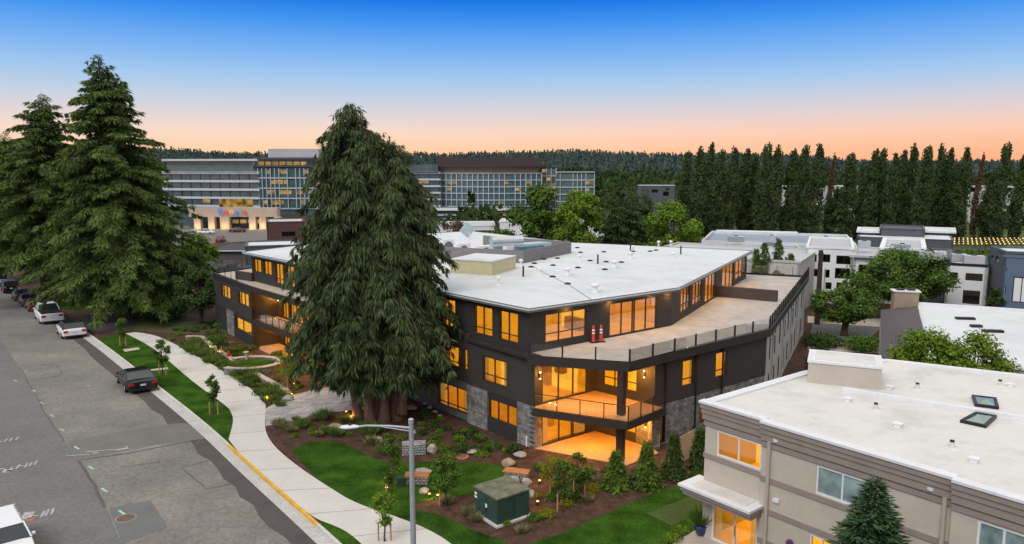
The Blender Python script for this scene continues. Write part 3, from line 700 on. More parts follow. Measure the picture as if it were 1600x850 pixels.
# ---------------- ground, road, paths ----------------
def smooth(pts, k=6):
    out = []; n = len(pts)
    for i in range(n - 1):
        p0 = pts[max(0, i - 1)]; p1 = pts[i]; p2 = pts[i + 1]; p3 = pts[min(n - 1, i + 2)]
        for j in range(k):
            t = j / k
            out.append(tuple(.5 * ((2 * p1[a]) + (-p0[a] + p2[a]) * t + (2 * p0[a] - 5 * p1[a] + 4 * p2[a] - p3[a]) * t * t + (-p0[a] + 3 * p1[a] - 3 * p2[a] + p3[a]) * t ** 3) for a in (0, 1)))
    return out + [pts[-1]]
def offs(pts, d):
    """plan polyline shifted to its right by d"""
    out = []
    for i in range(len(pts)):
        a = pts[max(0, i - 1)]; b = pts[min(len(pts) - 1, i + 1)]; u, _ = unit(a, b)
        out.append((pts[i][0] + u[1] * d, pts[i][1] - u[0] * d))
    return out
def strip(mb, pts, d0, d1, z, mi=0):
    a = offs(pts, d0); b = offs(pts, d1); o = len(mb.v)
    for p, q in zip(a, b): mb.v += [(p[0], p[1], z), (q[0], q[1], z)]
    for i in range(len(pts) - 1): mb.f.append((o + 2 * i, o + 2 * i + 1, o + 2 * i + 3, o + 2 * i + 2)); mb.m.append(mi)
    return mb
# kerb line, near to far (garden on its right)
K = smooth([(10, 11), (3, 20), (-3.2, 27.8), (-9.81, 36.4), (-15.46, 43.6), (-21.9, 51.9), (-30.5, 62.3), (-44.2, 78.6), (-60, 96.5), (-90, 131), (-150, 205), (-230, 300)], 6)
ROAD = -.14
M_soil = mat('rough_green_ground', (.030, .045, .020), .95, .4, .06, c2=(.07, .075, .04), fine=(1.2, .3))
g = MB(); N = 5000; g.prism([(-N, -400), (N, -400), (N, 6500), (-N, 6500)], -.6, -.2); struct('ground', g, M_soil)
# asphalt: old, sun-bleached, with a greyer left lane
def road_mat():
    m = mat('old_asphalt', (.168, .163, .154), .9, .11, .22, c2=(.195, .188, .176), fine=(5, .2), bump=.15, bscale=30)
    def fn(t, c):
        tc = nd(t, 'ShaderNodeTexCoord')
        v = nd(t, 'ShaderNodeTexVoronoi', Scale=.16); v.feature = 'DISTANCE_TO_EDGE'
        n = nd(t, 'ShaderNodeTexNoise', Scale=.6, Detail=5.0); t.links.new(tc.outputs['Object'], n.inputs[0])
        mx = nd(t, 'ShaderNodeMixRGB'); mx.inputs[0].default_value = .35
        t.links.new(tc.outputs['Object'], mx.inputs[1]); t.links.new(n.outputs[1], mx.inputs[2]); 
        ms = nd(t, 'ShaderNodeMapping'); ms.inputs['Scale'].default_value = (1, 1, 0); t.links.new(mx.outputs[0], ms.inputs[0]); t.links.new(ms.outputs[0], v.inputs[0])
        r = ramp(t, [(0, (.5,) * 3), (.006, (.72,) * 3), (.012, (1, 1, 1))], v.outputs[0])
        c = mulc(t, c, r.outputs[0], .22)
        n2 = nd(t, 'ShaderNodeTexNoise', Scale=.09, Detail=5.0, Roughness=.6); t.links.new(tc.outputs['Object'], n2.inputs[0])
        r2 = ramp(t, [(.35, (.86, .87, .89)), (.6, (1.06, 1.04, 1.0))], n2.outputs[0]); c = mulc(t, c, r2.outputs[0])
        n3 = nd(t, 'ShaderNodeTexNoise', Scale=1.3, Detail=3.0); t.links.new(tc.outputs['Object'], n3.inputs[0])
        r3 = ramp(t, [(.0, (.6,) * 3), (.3, (1, 1, 1))], n3.outputs[0]); return mulc(t, c, r3.outputs[0])
    return out_link(m, fn)
M_road = road_mat()
M_newroad = mat('dark_asphalt', (.078, .070, .070), .85, .14, .7, c2=(.08, .07, .068), fine=(16, .15))
M_greyroad = mat('grey_asphalt', (.145, .144, .143), .9, .10, .25, fine=(5, .14), bump=.1, bscale=30)
rd = MB(); strip(rd, K, 0, -15.5, ROAD); struct('road', rd, M_road)
lane = MB(); seam = [at(*p, ROAD) for p in ((260, 905), (191, 847), (164.7, 791), (120.6, 717.6), (100, 688), (53, 617.6), (28, 572), (0, 525))]
left = offs(smooth(seam, 4), -7.5); lane_p = smooth(seam, 4) + left[::-1]
lane.prism([p for p in lane_p], ROAD - .01, ROAD + .004); struct('road_lane', lane, M_greyroad)
rp2 = MB()
rnd = random.Random(5)
ed = [1.05 + rnd.uniform(-.16, .22) for _ in K]
a = offs(K, -.84)
for i in range(len(K) - 1):
    u, _ = unit(K[i], K[i + 1]); l0 = (K[i][0] - u[1] * (.84 + ed[i]), K[i][1] + u[0] * (.84 + ed[i])); l1 = (K[i + 1][0] - u[1] * (.84 + ed[i + 1]), K[i + 1][1] + u[0] * (.84 + ed[i + 1]))
    rp2.prism([a[i], a[i + 1], l1, l0], ROAD - .01, ROAD + .008)
struct('road_edge', rp2, M_newroad)
def patch(pts, m, z, name='road_patch'):
    q = MB(); q.prism([at(*p, ROAD) for p in pts], ROAD - .01, ROAD + z); return struct(name, q, m)
patch(((120, 716), (105, 690), (190, 674), (270, 662), (303, 661), (322, 685), (250, 694), (170, 709)), mat('mid_asphalt', (.148, .143, .135), .9, .09, .5, fine=(14, .14)), .009)
patch(((170.6, 794), (235, 782), (262, 823.5), (191, 849)), mat('blue_grey_asphalt', (.135, .142, .142), .85, .08, .6, fine=(18, .12)), .013)
M_seal = mat('tar_seal', (.095, .09, .088), .7, .2, 2)
def crack(pts, w=.06, z=.014):
    q = MB(); P = [at(*p, ROAD) for p in pts]; rr = random.Random(int(pts[0][0])); PP = []
    for a, b in zip(P, P[1:]):
        for k in range(6): c = lerp(a, b, k / 6); PP.append((c[0] + rr.uniform(-.05, .05), c[1] + rr.uniform(-.05, .05)))
    PP.append(P[-1]); strip(q, PP, 0, w, ROAD + z); return q
for pts, w in ((((120, 719), (200, 708), (300, 688)), .13), (((284, 730), (332, 719)), .05), (((287, 732), (323, 764), (373, 754)), .06), (((125, 720), (150, 757), (166, 793)), .16), (((100, 690), (75, 655), (55, 618), (30, 573)), .07),
               ((((94, 586), (97, 582), (88, 571), (60, 570))), .05), (((52, 616), (78, 612)), .05), (((94, 586), (50, 596)), .05), (((190, 730), (250, 722)), .05)):
    struct('road_crack', crack(pts, w), M_seal)
# kerb, gutter
gt = MB(); strip(gt, K, -.16, -.86, ROAD + .012); struct('gutter', gt, mat('gutter_concrete', (.44, .43, .42), .85, .1, .6, fine=(6, .12)))
def kerbpiece(K, m, name):
    q = MB(); i = offs(K, 0); o = offs(K, -.17)
    for k in range(len(K) - 1): q.prism([i[k], i[k + 1], o[k + 1], o[k]], ROAD - .1, .016)
    return struct(name, q, m)
def kidx(px, py): p = at(px, py); return min(range(len(K)), key=lambda i: math.hypot(K[i][0] - p[0], K[i][1] - p[1]))
ka, kb = kidx(498, 816), kidx(355, 690)
M_kerb = mat('kerb_concrete', (.52, .505, .48), .85, .08, .8, fine=(7, .1))
kerbpiece(K[:ka + 1], M_kerb, 'kerb'); kerbpiece(K[ka:kb + 1], mat('yellow_kerb_paint', (.60, .36, .045), .7, .16, 1.5, fine=(9, .16)), 'kerb_paint'); kerbpiece(K[kb:], M_kerb, 'kerb')
# the raised garden side: a soil bed that everything else lies on
rt = [(K[-1][0] + 260, K[-1][1] + 150), (120, 300), (120, 11)]
M_mulch = mat('bark_mulch', (.050, .026, .017), .95, .35, 1.6, c2=(.078, .042, .027), fine=(11, .45), bump=1.0, bscale=22)
gd = MB(); gd.prism(K + [(-60, 340), (60, 200), (60, 12)], -.35, 0.0); struct('garden_bed', gd, M_mulch)
LAWN = [(38, 58, 28), (48, 70, 30)]
M_lawn = mat('lawn', (.019, .060, .006), .95, .34, .5, c2=(.040, .095, .012), fine=(7, .3), bump=.8, bscale=60, spec=.03)
M_lawn2 = mat('pale_lawn', (.050, .085, .018), .95, .2, .6, c2=(.06, .1, .02), fine=(26, .3), bump=.8, bscale=60)
M_dry = mat('dry_lawn', (.10, .085, .035), .95, .25, .5, c2=(.06, .07, .025), fine=(14, .3), bump=.6, bscale=40)
# sidewalk outline (photo edge points on the ground)
wl = [at(*p) for p in ((196, 521), (240, 545), (300, 595), (350, 632), (361, 645), (364, 660), (357, 687))]
wl2 = [at(*p) for p in ((497, 812), (540, 830), (580, 862), (650, 905))]
wr = [at(*p) for p in ((188, 520), (212, 519), (250, 527), (318, 562), (388, 605), (412, 628), (415, 640), (415, 672), (430, 698), (465, 728), (520, 765), (560, 787), (620, 808), (665, 826), (705, 850), (760, 900))]
M_walk = mat('sidewalk_concrete', (.53, .515, .49), .85, .06, .5, fine=(9, .07))
wk = MB(); path = smooth(wr[1:], 5)
L_ = smooth(wl, 5) + K[ka:kb + 1][::-1][1:-1] + smooth(wl2, 5)
def tri_strip(mb, A, B, z, n=90):
    def res(P, n):
        d = [0]
        for a, b in zip(P, P[1:]): d.append(d[-1] + math.hypot(b[0] - a[0], b[1] - a[1]))
        out = []; j = 0
        for i in range(n):
            t = d[-1] * i / (n - 1)
            while j < len(d) - 2 and d[j + 1] < t: j += 1
            f = (t - d[j]) / ((d[j + 1] - d[j]) or 1); out.append(lerp(P[j], P[j + 1], min(1, f)))
        return out
    a, b = res(A, n), res(B, n); o = len(mb.v)
    for p, q in zip(a, b): mb.v += [(*p, z), (*q, z)]
    for i in range(n - 1): mb.f.append((o + 2 * i, o + 2 * i + 1, o + 2 * i + 3, o + 2 * i + 2)); mb.m.append(0)
    return a, b
sa, sb = tri_strip(wk, L_, path, .014, 120); 
struct('sidewalk', wk, M_walk)
M_joint = mat('dark_joint', (.20, .19, .18), .9, .1, 3)  # darker strips along the joints
jt = MB()
for k in range(4, 118, 7):
    a, b = sa[k], sb[k]; jt.seg(a, b, .0, .019, .035)
struct('sidewalk_joint', jt, M_joint)
# verge lawn between kerb and walk
vg = MB(); vk = K[kb:kidx(150, 530) + 1]; vl = smooth(wl, 5)[::-1]
tri_strip(vg, [p for p in vk], vl, .010, 60); struct('verge_lawn', vg, M_lawn)
vg = MB(); tri_strip(vg, K[:ka + 1][::-1][:16], smooth(wl2, 5), .010, 40); struct('verge_lawn', vg, M_lawn)
for pts in (((192, 546), (216, 543), (219, 546), (195, 550)), ((231, 578), (262, 574), (263, 577), (233, 580))):
    q = MB(); q.prism([at(*p) for p in pts], 0, .024); struct('stepping_slab', q, M_conc)
# paved entry walk
M_pave = bricks(mat('entry_pavers', (.34, .34, .35), .8, .12, .6, fine=(4, .1)), .6, .3, .6, ang=R(40))
ent = [at(*p) for p in ((415, 640), (452, 618), (545, 598), (640, 590), (660, 596), (600, 640), (556, 640), (510, 645), (470, 655), (415, 666))]
q = MB(); q.prism(ent, 0, .022); struct('entry_path', q, M_pave)
q = MB(); q.prism([at(*p) for p in ((415, 639), (453, 617), (457, 619), (418, 643))], 0, .026); struct('path_edging', q, M_conc)
# front lawns
def poly_px(name, pts, m, z=.012, sm=True):
    P = [at(*p) for p in pts]
    if sm:
        P = smooth(P + [P[0]], 5)[:-1]
    q = MB(); q.prism(P, -.05, z); return struct(name, q, m)
poly_px('front_lawn', ((456, 706), (480, 692), (520, 690), (552, 700), (590, 718), (640, 722), (700, 722), (760, 724), (800, 735), (800, 752), (760, 772), (700, 776), (640, 792), (690, 806), (740, 828), (800, 852), (840, 880), (740, 880), (706, 850), (665, 826), (620, 808), (560, 787), (520, 765), (490, 742)), M_lawn)
poly_px('side_lawn', ((820, 852), (880, 832), (940, 806), (1000, 780), (1060, 758), (1100, 750), (1130, 760), (1130, 800), (1100, 830), (1060, 850), (1000, 900), (760, 900)), M_lawn)
poly_px('worn_lawn', ((1010, 802), (1100, 768), (1100, 795), (1050, 822)), M_lawn2, .018, False)
poly_px('park_lawn', ((150, 496), (190, 486), (290, 490), (330, 500), (320, 520), (260, 520), (215, 517), (188, 512)), M_dry, .012)
poly_px('park_lawn', ((60, 478), (120, 462), (220, 466), (240, 478), (150, 486)), M_lawn, .010)
poly_px('driveway', ((110, 500), (150, 488), (200, 497), (205, 512), (185, 520), (150, 521)), M_newroad, .02, False)
for pts in (((170, 474), (230, 468), (238, 475), (150, 481)),):
    poly_px('garden_path', pts, M_conc, .02, False)
q = MB(); q.prism([at(*p) for p in ((1050, 850), (1096, 823), (1150, 850), (1100, 880))], -.05, .02); struct('porch_paving', q, M_conc)
# utility marks sprayed on the road
M_paint = mat('spray_white', (.36, .36, .36), .8, .25, 6); M_pink = mat('spray_pink', (.42, .13, .12), .8, .25, 6); M_green = mat('spray_green', (.30, .52, .42), .8, .2, 6)
def mark(px, py, L, w, ang, m, name='paint_mark', z=.018):
    x, y = at(px, py, ROAD); q = MB(); q.box((x, y, ROAD + z - .002), (L, w, .004), ang); return struct(name, q, m)
dK = math.atan2(K[30][1] - K[20][1], K[30][0] - K[20][0])
for (x, y) in ((53, 611), (65.5, 630), (82, 650), (97, 672), (120, 700), (142, 731), (163, 766), (190.5, 801), (24, 595)): mark(x, y, .75, .13, dK + .2, M_green if y > 690 else M_paint)
for i, (x, y, l, w, a, m) in enumerate(((55, 806, .3, .1, .0, M_paint), (67, 803.5, .75, .13, 1.9, M_paint), (74, 801, .8, .13, 1.9, M_paint), (82, 799, .8, .13, 2.0, M_paint), (43, 806, .9, .5, 1.9, M_paint), (47, 812, .4, .35, 1.9, M_pink),
     (28, 729.5, .7, .12, 1.9, M_paint), (34, 728, .25, .1, 0, M_paint), (41, 727, .7, .12, 1.9, M_paint), (48, 725.5, .7, .12, 1.9, M_paint), (56, 723, .75, .12, 1.9, M_paint), (12, 735, .7, .45, 1.9, M_paint), (14, 736, .3, .2, 0, M_pink), (4, 733, .8, .12, .2, M_paint),
     (2, 690, .2, .1, 0, M_paint), (9, 688, .6, .12, 1.9, M_paint), (17, 687, .6, .12, 1.9, M_paint), (27, 685, .6, .12, 1.9, M_paint),
     (193, 701.5, .9, .25, .5, M_paint), (200, 699, .5, .12, -.6, M_paint), (150, 705, 1.2, .12, .2, M_paint), (125, 711, 1.6, .1, .2, M_paint), (145, 709, .6, .14, .9, M_paint), (137, 603, .35, .2, .3, M_paint), (40, 580, .3, .2, 0, M_paint), (173, 703, .8, .1, .2, M_paint))):
    mark(x, y, l, w, a, m)
# manhole
x, y = at(196.5, 810, ROAD); t = thing('manhole_cover', 'rusty round manhole cover with a pale ring in the square asphalt patch', 'manhole cover', (x, y, ROAD))
q = MB(); q.lathe((x, y, ROAD), [(.52, .0), (.52, .022)], 28); q.build('ring', mat('worn_ring', (.24, .235, .22), .9, .2, 5), t)
q = MB(); q.lathe((x, y, ROAD), [(.44, .0), (.44, .03)], 28); q.build('lid', mat('rusty_iron', (.13, .085, .07), .7, .25, 8), t)
# garden wall beside the planted strip, and the raised stone ring
gw = [at(*p) for p in ((292, 530), (318, 531), (335, 545), (372, 570), (452, 616))]
t = thing('garden_wall', 'low pale capped wall running along the planted strip to the entry path', 'wall', (*gw[2], 0))
q = MB()
P = smooth(gw, 5)
i0, o0 = offs(P, 0), offs(P, .4)
for k in range(len(P) - 1): q.prism([i0[k], i0[k + 1], o0[k + 1], o0[k]], 0, .32)
q.build('base', M_stone, t)
q = MB(); i0, o0 = offs(P, -.04), offs(P, .44)
for k in range(len(P) - 1): q.prism([i0[k], i0[k + 1], o0[k + 1], o0[k]], .321, .4)
q.build('capping', M_conc, t)
cx, cy = at(391, 577); t = thing('planter_ring', 'curved stone planter ring with a pale cap and grass inside', 'planter', (cx, cy, 0))
q = MB(); q2 = MB(); ra_, rb_ = 2.3, 1.95
arc = [R(a) for a in range(-125, 150, 11)]
for a, b in zip(arc, arc[1:]):
    pa = [(cx + r * 1.25 * math.cos(w), cy + r * math.sin(w)) for r, w in ((rb_, a), (ra_, a), (ra_, b), (rb_, b))]
    q.prism(pa, 0, .62); pa = [(cx + r * 1.25 * math.cos(w), cy + r * math.sin(w)) for r, w in ((rb_ - .04, a), (ra_ + .05, a), (ra_ + .05, b), (rb_ - .04, b))]; q2.prism(pa, .621, .7)
q.build('stone_wall', M_stone, t); q2.build('capping', M_conc, t)
q = MB(); q.prism([(cx + 1.9 * 1.25 * math.cos(w), cy + 1.9 * math.sin(w)) for w in [k * .3 for k in range(21)]], 0, .45); q.build('turf', M_lawn, t)
# ---------------- foliage ----------------
def leafmat(name, c, c2, tint=.35, trans=.12, scale=.35):
    if name in MATS: return MATS[name]
    m = bpy.data.materials.new(name); m.use_nodes = True; t = m.node_tree; p = t.nodes['Principled BSDF']
    p.inputs['Roughness'].default_value = .75; p.inputs['Specular IOR Level'].default_value = .04
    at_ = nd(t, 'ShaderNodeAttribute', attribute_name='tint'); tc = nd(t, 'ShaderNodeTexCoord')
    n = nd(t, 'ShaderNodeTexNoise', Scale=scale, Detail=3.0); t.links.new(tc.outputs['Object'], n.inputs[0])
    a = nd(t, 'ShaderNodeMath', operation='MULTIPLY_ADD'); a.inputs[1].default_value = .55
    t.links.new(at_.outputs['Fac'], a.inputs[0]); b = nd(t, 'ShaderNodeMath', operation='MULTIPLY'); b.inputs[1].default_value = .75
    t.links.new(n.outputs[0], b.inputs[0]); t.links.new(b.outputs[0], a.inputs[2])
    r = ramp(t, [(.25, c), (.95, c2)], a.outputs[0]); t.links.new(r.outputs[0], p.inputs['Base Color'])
    tr = nd(t, 'ShaderNodeBsdfTranslucent'); t.links.new(r.outputs[0], tr.inputs[0])
    mx = nd(t, 'ShaderNodeMixShader'); mx.inputs[0].default_value = trans; t.links.new(p.outputs[0], mx.inputs[1]); t.links.new(tr.outputs[0], mx.inputs[2])
    t.links.new(mx.outputs[0], t.nodes['Material Output'].inputs[0]); MATS[name] = m; return m
def norm(v): return v / np.maximum(np.linalg.norm(v, axis=-1, keepdims=True), 1e-6)
def leaves(name, C, D, Nn, L, Wd, m, parent=None, tint=None, seed=0, shape='diamond'):
    """C centres, D long directions, Nn rough normals, L lengths, Wd widths -> one mesh of small faces"""
    rng = np.random.default_rng(seed); n = len(C)
    D = norm(D); S_ = norm(np.cross(D, Nn)); L = np.broadcast_to(L, n)[:, None]; Wd = np.broadcast_to(Wd, n)[:, None]
    UP = norm(np.cross(S_, D))
    base = C; tip = C + D * L - UP * L * .12
    v = np.stack([base, C + D * L * .45 + S_ * Wd * .5, tip, C + D * L * .45 - S_ * Wd * .5], 1).reshape(-1, 3).astype(np.float32)
    me = bpy.data.meshes.new(name); me.vertices.add(4 * n); me.vertices.foreach_set('co', v.ravel())
    me.loops.add(4 * n); me.loops.foreach_set('vertex_index', np.arange(4 * n, dtype=np.int32))
    me.polygons.add(n); me.polygons.foreach_set('loop_start', np.arange(0, 4 * n, 4, dtype=np.int32)); me.polygons.foreach_set('loop_total', np.full(n, 4, dtype=np.int32))
    a = me.attributes.new('tint', 'FLOAT', 'FACE'); tv = rng.random(n) if tint is None else np.clip(tint + rng.normal(0, .16, n), 0, 1)
    a.data.foreach_set('value', tv.astype(np.float32))
    me.materials.append(m); me.update(calc_edges=True)
    o = bpy.data.objects.new(name, me); COL.objects.link(o)
    if parent is not None: o.parent = parent
    return o
M_fir = leafmat('fir_needles', (.014, .031, .010), (.135, .20, .055))
M_cedar = leafmat('cedar_sprays', (.014, .026, .012), (.105, .145, .062))
M_bright = leafmat('bright_leaves', (.05, .10, .012), (.22, .33, .04), trans=.25)
M_mid = leafmat('green_leaves', (.028, .065, .012), (.13, .21, .04), trans=.2)
M_darkleaf = leafmat('dark_leaves', (.016, .036, .012), (.075, .12, .035))
M_pop = leafmat('poplar_leaves', (.018, .035, .016), (.078, .115, .042), scale=.25)
M_yel = leafmat('yellow_leaves', (.12, .14, .012), (.36, .34, .03), trans=.25)
M_grass = leafmat('grass_blades', (.05, .09, .02), (.17, .24, .06), trans=.2, scale=1)
M_brown = leafmat('brown_twigs', (.07, .045, .025), (.16, .10, .055))
M_bark = mat('bark', (.085, .058, .042), .95, .35, 1.2, stretch=(4, 4, .5), bump=.9, bscale=6, fine=(9, .3))
M_redbark = mat('red_bark', (.20, .115, .080), .95, .4, 1.2, stretch=(5, 5, .4), bump=1, bscale=6, fine=(9, .3))
M_stake = mat('wood_stake', (.42, .26, .12), .7, .15, 4)
def conifer(root, h, rad, z0, nb, seed, m=M_fir, bark=M_bark, trunk_r=.5, droop=.25, up=.15, spray=.8, wid=.3, dens=1.0, axis=None, hang=.35, rv=(.62, 1.12), fan=.2, name='crown', trunk=True, step=.42, two=None):
    """root-local conifer: whorled limbs carrying short sprays; rad(t) limb reach at t=0 crown bottom..1 top"""
    rng = np.random.default_rng(seed); ax = axis or (lambda z: (0, 0))
    C, D, NN, Ls, Tt = [], [], [], [], []; br = MB()
    for i in range(nb):
        t = (i + rng.random()) / nb; t = t ** 1.12; z = z0 + (h - z0) * t
        r = max(.12, rad(t)) * rng.uniform(*rv); a = i * 2.39996 + rng.normal(0, .25)
        x0, y0 = ax(z); d = np.array([math.cos(a), math.sin(a)])
        n = max(2, int(r / step)); bt = rng.uniform(.15, .85)
        e = up + .35 * t ** 3
        k = (np.arange(n) + rng.random(n)) / n; k = k[k > .1] if r > 1.5 else k
        bz = z + r * (e * k - droop * k ** 2 * (1 + .5 * (1 - t))) + rng.normal(0, .05, len(k))
        bx = x0 + d[0] * r * k; by = y0 + d[1] * r * k
        per = max(3, int(7 * dens * min(1, .25 + r * .28)))
        wspan = (fan * r * (1 - k) + .30) * min(1, .35 + r * .3)
        for j in range(per):
            side = rng.uniform(-1, 1, len(k)); fwd = rng.uniform(.2, 1, len(k))
            c = np.stack([bx - d[1] * side * wspan, by + d[0] * side * wspan, bz + rng.uniform(-.25, .1, len(k)) * spray - abs(side) * wspan * .25], 1)
            dd = np.stack([d[0] * fwd - d[1] * side * .9, d[1] * fwd + d[0] * side * .9, -hang * rng.uniform(.3, 2.0, len(k)) + e * .4], 1)
            C.append(c); D.append(dd); NN.append(np.stack([rng.normal(0, .8, len(k)), rng.normal(0, .8, len(k)), np.ones(len(k))], 1))
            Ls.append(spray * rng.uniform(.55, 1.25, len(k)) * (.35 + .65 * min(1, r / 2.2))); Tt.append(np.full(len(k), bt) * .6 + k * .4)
        if r > 1.2 and trunk:
            br.tube([(x0, y0, z), (x0 + d[0] * r * .5, y0 + d[1] * r * .5, z + r * (e * .5 - droop * .25)), (x0 + d[0] * r * .85, y0 + d[1] * r * .85, z + r * (e * .85 - droop * .72))], [.035 + .012 * r, .03, .012], 4, cap=False)
    C = np.concatenate(C); D = np.concatenate(D); NN = np.concatenate(NN); Ls = np.concatenate(Ls); Tt = np.concatenate(Tt)
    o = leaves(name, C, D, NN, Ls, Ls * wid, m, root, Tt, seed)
    if trunk:
        zs = [0, .4, 1.2, h * .3, h * .6, h * .98]; tr = MB()
        tr.tube([(*ax(z), z) for z in zs], [trunk_r * 1.45, trunk_r * 1.12, trunk_r, trunk_r * .75, trunk_r * .42, .04], 12)
        b0 = len(tr.v); tr.v += br.v; tr.f += [tuple(i + b0 for i in f) for f in br.f]; tr.m += br.m
        q = tr.build('trunk', bark, root, world=False, smooth=True)
    return o
def broadleaf(root, h, cr, ch, seed, m=M_mid, bark=M_bark, trunk_r=.2, leaf=.28, n=6000, clumps=26, cz=None, name='crown', squash=1.0, wisp=.25):
    rng = np.random.default_rng(seed); rnd = random.Random(seed)
    cz = cz or h - ch / 2; cents = []; br = MB()
    for i in range(clumps):
        a = i * 2.39996; u = rng.uniform(-1, 1); rr = math.sqrt(max(0, 1 - u * u)) * rng.uniform(.45, .95)
        cents.append((cr * rr * math.cos(a), cr * rr * math.sin(a) * squash, cz + u * ch * .42, rng.uniform(.28, .45) * min(cr, ch / 2 * 1.2), rng.uniform(.1, .9)))
    C, NN, Tt = [], [], []; per = n // clumps
    for (x, y, z, r, bt) in cents:
        d = norm(rng.normal(0, 1, (per, 3))); k = rng.random(per) ** .4 * (1 + wisp * rng.normal(0, 1, per) * .5)
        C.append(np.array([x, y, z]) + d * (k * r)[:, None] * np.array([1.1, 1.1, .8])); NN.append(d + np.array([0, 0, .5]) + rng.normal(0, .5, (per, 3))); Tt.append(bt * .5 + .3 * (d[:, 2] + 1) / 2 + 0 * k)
        br.tube([(0, 0, max(.5, (cz - ch / 2) * .8)), (x * .4, y * .4, (z + cz - ch / 2) / 2), (x, y, z)], [trunk_r * .5, trunk_r * .3, .02], 4, cap=False)
    C = np.concatenate(C); NN = np.concatenate(NN); D = rng.normal(0, 1, C.shape); D -= NN * (D * NN).sum(1, keepdims=True) / (NN * NN).sum(1, keepdims=True)
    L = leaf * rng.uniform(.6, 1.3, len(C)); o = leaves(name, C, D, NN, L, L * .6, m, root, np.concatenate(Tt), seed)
    tr = MB(); tr.tube([(0, 0, -.05), (0, 0, .3), (.02 * h, 0, h * .35), (0, .01 * h, cz)], [trunk_r * 1.3, trunk_r, trunk_r * .8, trunk_r * .35], 8)
    b0 = len(tr.v); tr.v += br.v; tr.f += [tuple(i + b0 for i in f) for f in br.f]; tr.m += br.m
    tr.build('trunk', bark, root, world=False, smooth=True); return o
def shrub(name, label, cat, loc, r, h, seed, m, leaf=.12, n=500, group=None, flat=.8):
    rng = np.random.default_rng(seed); nb = 9; C, NN, Tt = [], [], []
    for i in range(nb):
        a = i * 2.4; q = r * .6 * math.sqrt(i / nb); rr = r * rng.uniform(.4, .6); k = n // nb
        d = norm(rng.normal(0, 1, (k, 3))); d[:, 2] = np.abs(d[:, 2]) * 1.0
        C.append(np.array([q * math.cos(a), q * math.sin(a), h * .25 * rng.uniform(.2, 1)]) + d * rr * np.array([1, 1, h / r * .8]) * (rng.random((k, 1)) ** .3)); NN.append(d + rng.normal(0, .5, (k, 3))); Tt.append(np.full(k, rng.uniform(.2, .8)))
    C = np.concatenate(C); NN = np.concatenate(NN); D = norm(rng.normal(0, 1, C.shape) + np.array([0, 0, .5]))
    o = leaves(name, C, D, NN, leaf * rng.uniform(.6, 1.3, len(C)), leaf * .55, m, None, np.concatenate(Tt), seed)
    o.location = (loc[0], loc[1], 0); return tag(o, label, cat, group)
def tuft(name, label, loc, r, h, seed, m, n=160, group=None, cat='grass clump'):
    rng = np.random.default_rng(seed); a = rng.uniform(0, 6.283, n); q = rng.random(n) ** .6
    D = np.stack([np.cos(a) * q * .9, np.sin(a) * q * .9, np.full(n, 1.0)], 1); C = np.stack([np.cos(a) * q * r * .4, np.sin(a) * q * r * .4, np.zeros(n)], 1)
    o = leaves(name, C, D, rng.normal(0, 1, (n, 3)), h * rng.uniform(.7, 1.2, n), .045, m, None, None, seed); o.location = (loc[0], loc[1], 0); return tag(o, label, cat, group)
# the big cedar in front of the building
cx, cy = at(596, 655)
CE = thing('cedar_tree', 'huge dark drooping cedar with several trunks in front of the long building', 'tree', (cx, cy, 0))
Yc = cy + .6
def axc(p0, p1, z1): return lambda z: (p0[0] + (p1[0] - p0[0]) * min(1, z / z1), p0[1] + (p1[1] - p0[1]) * min(1, z / z1))
hA = zat(550, 160, Yc); hB = zat(628, 219, Yc)
xA = xat(549, Yc, 300) - cx; xB = xat(624, Yc, 300) - cx
def radA(t): return 5.2 * (1 - t) ** .54 * (.42 + .58 * min(1, t / .22)) + .12
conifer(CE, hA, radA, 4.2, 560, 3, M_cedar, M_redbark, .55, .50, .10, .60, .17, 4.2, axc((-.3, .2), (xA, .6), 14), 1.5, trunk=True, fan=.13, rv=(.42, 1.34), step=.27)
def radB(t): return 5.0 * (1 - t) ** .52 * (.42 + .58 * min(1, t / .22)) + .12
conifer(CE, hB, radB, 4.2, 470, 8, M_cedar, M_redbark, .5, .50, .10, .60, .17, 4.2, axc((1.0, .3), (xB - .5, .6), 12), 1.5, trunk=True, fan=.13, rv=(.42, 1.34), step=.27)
xC = xat(592, Yc, 300) - cx; hC = zat(594, 205, Yc)
conifer(CE, hC, lambda t: 4.6 * (1 - t) ** .5 * (.42 + .58 * min(1, t / .22)) + .12, 5.5, 300, 9, M_cedar, M_redbark, .35, .50, .10, .60, .17, 4.2, axc((.4, .3), (xC, .2), 13), 1.5, trunk=True, fan=.13, rv=(.42, 1.34), step=.27)
q = MB()
for (dx, dy, tx, ty, r) in ((-1.7, -.2, -2.6, .3, .42), (-.75, -.55, -.9, -.2, .45), (.35, -.6, .5, -.1, .42), (1.5, -.15, 2.3, .2, .46), (-.1, .4, 0, .8, .5)):
    q.tube([(dx * .85, dy * .85, -.1), (dx, dy, .5), (dx * .95 + tx * .05, dy, 1.5), (tx, ty, 4.5), (tx * .8, ty, 9)], [r * 1.35, r * .9, r * .75, r * .65, r * .3], 12)
q.build('side_trunk', M_redbark, CE, world=False, smooth=True)
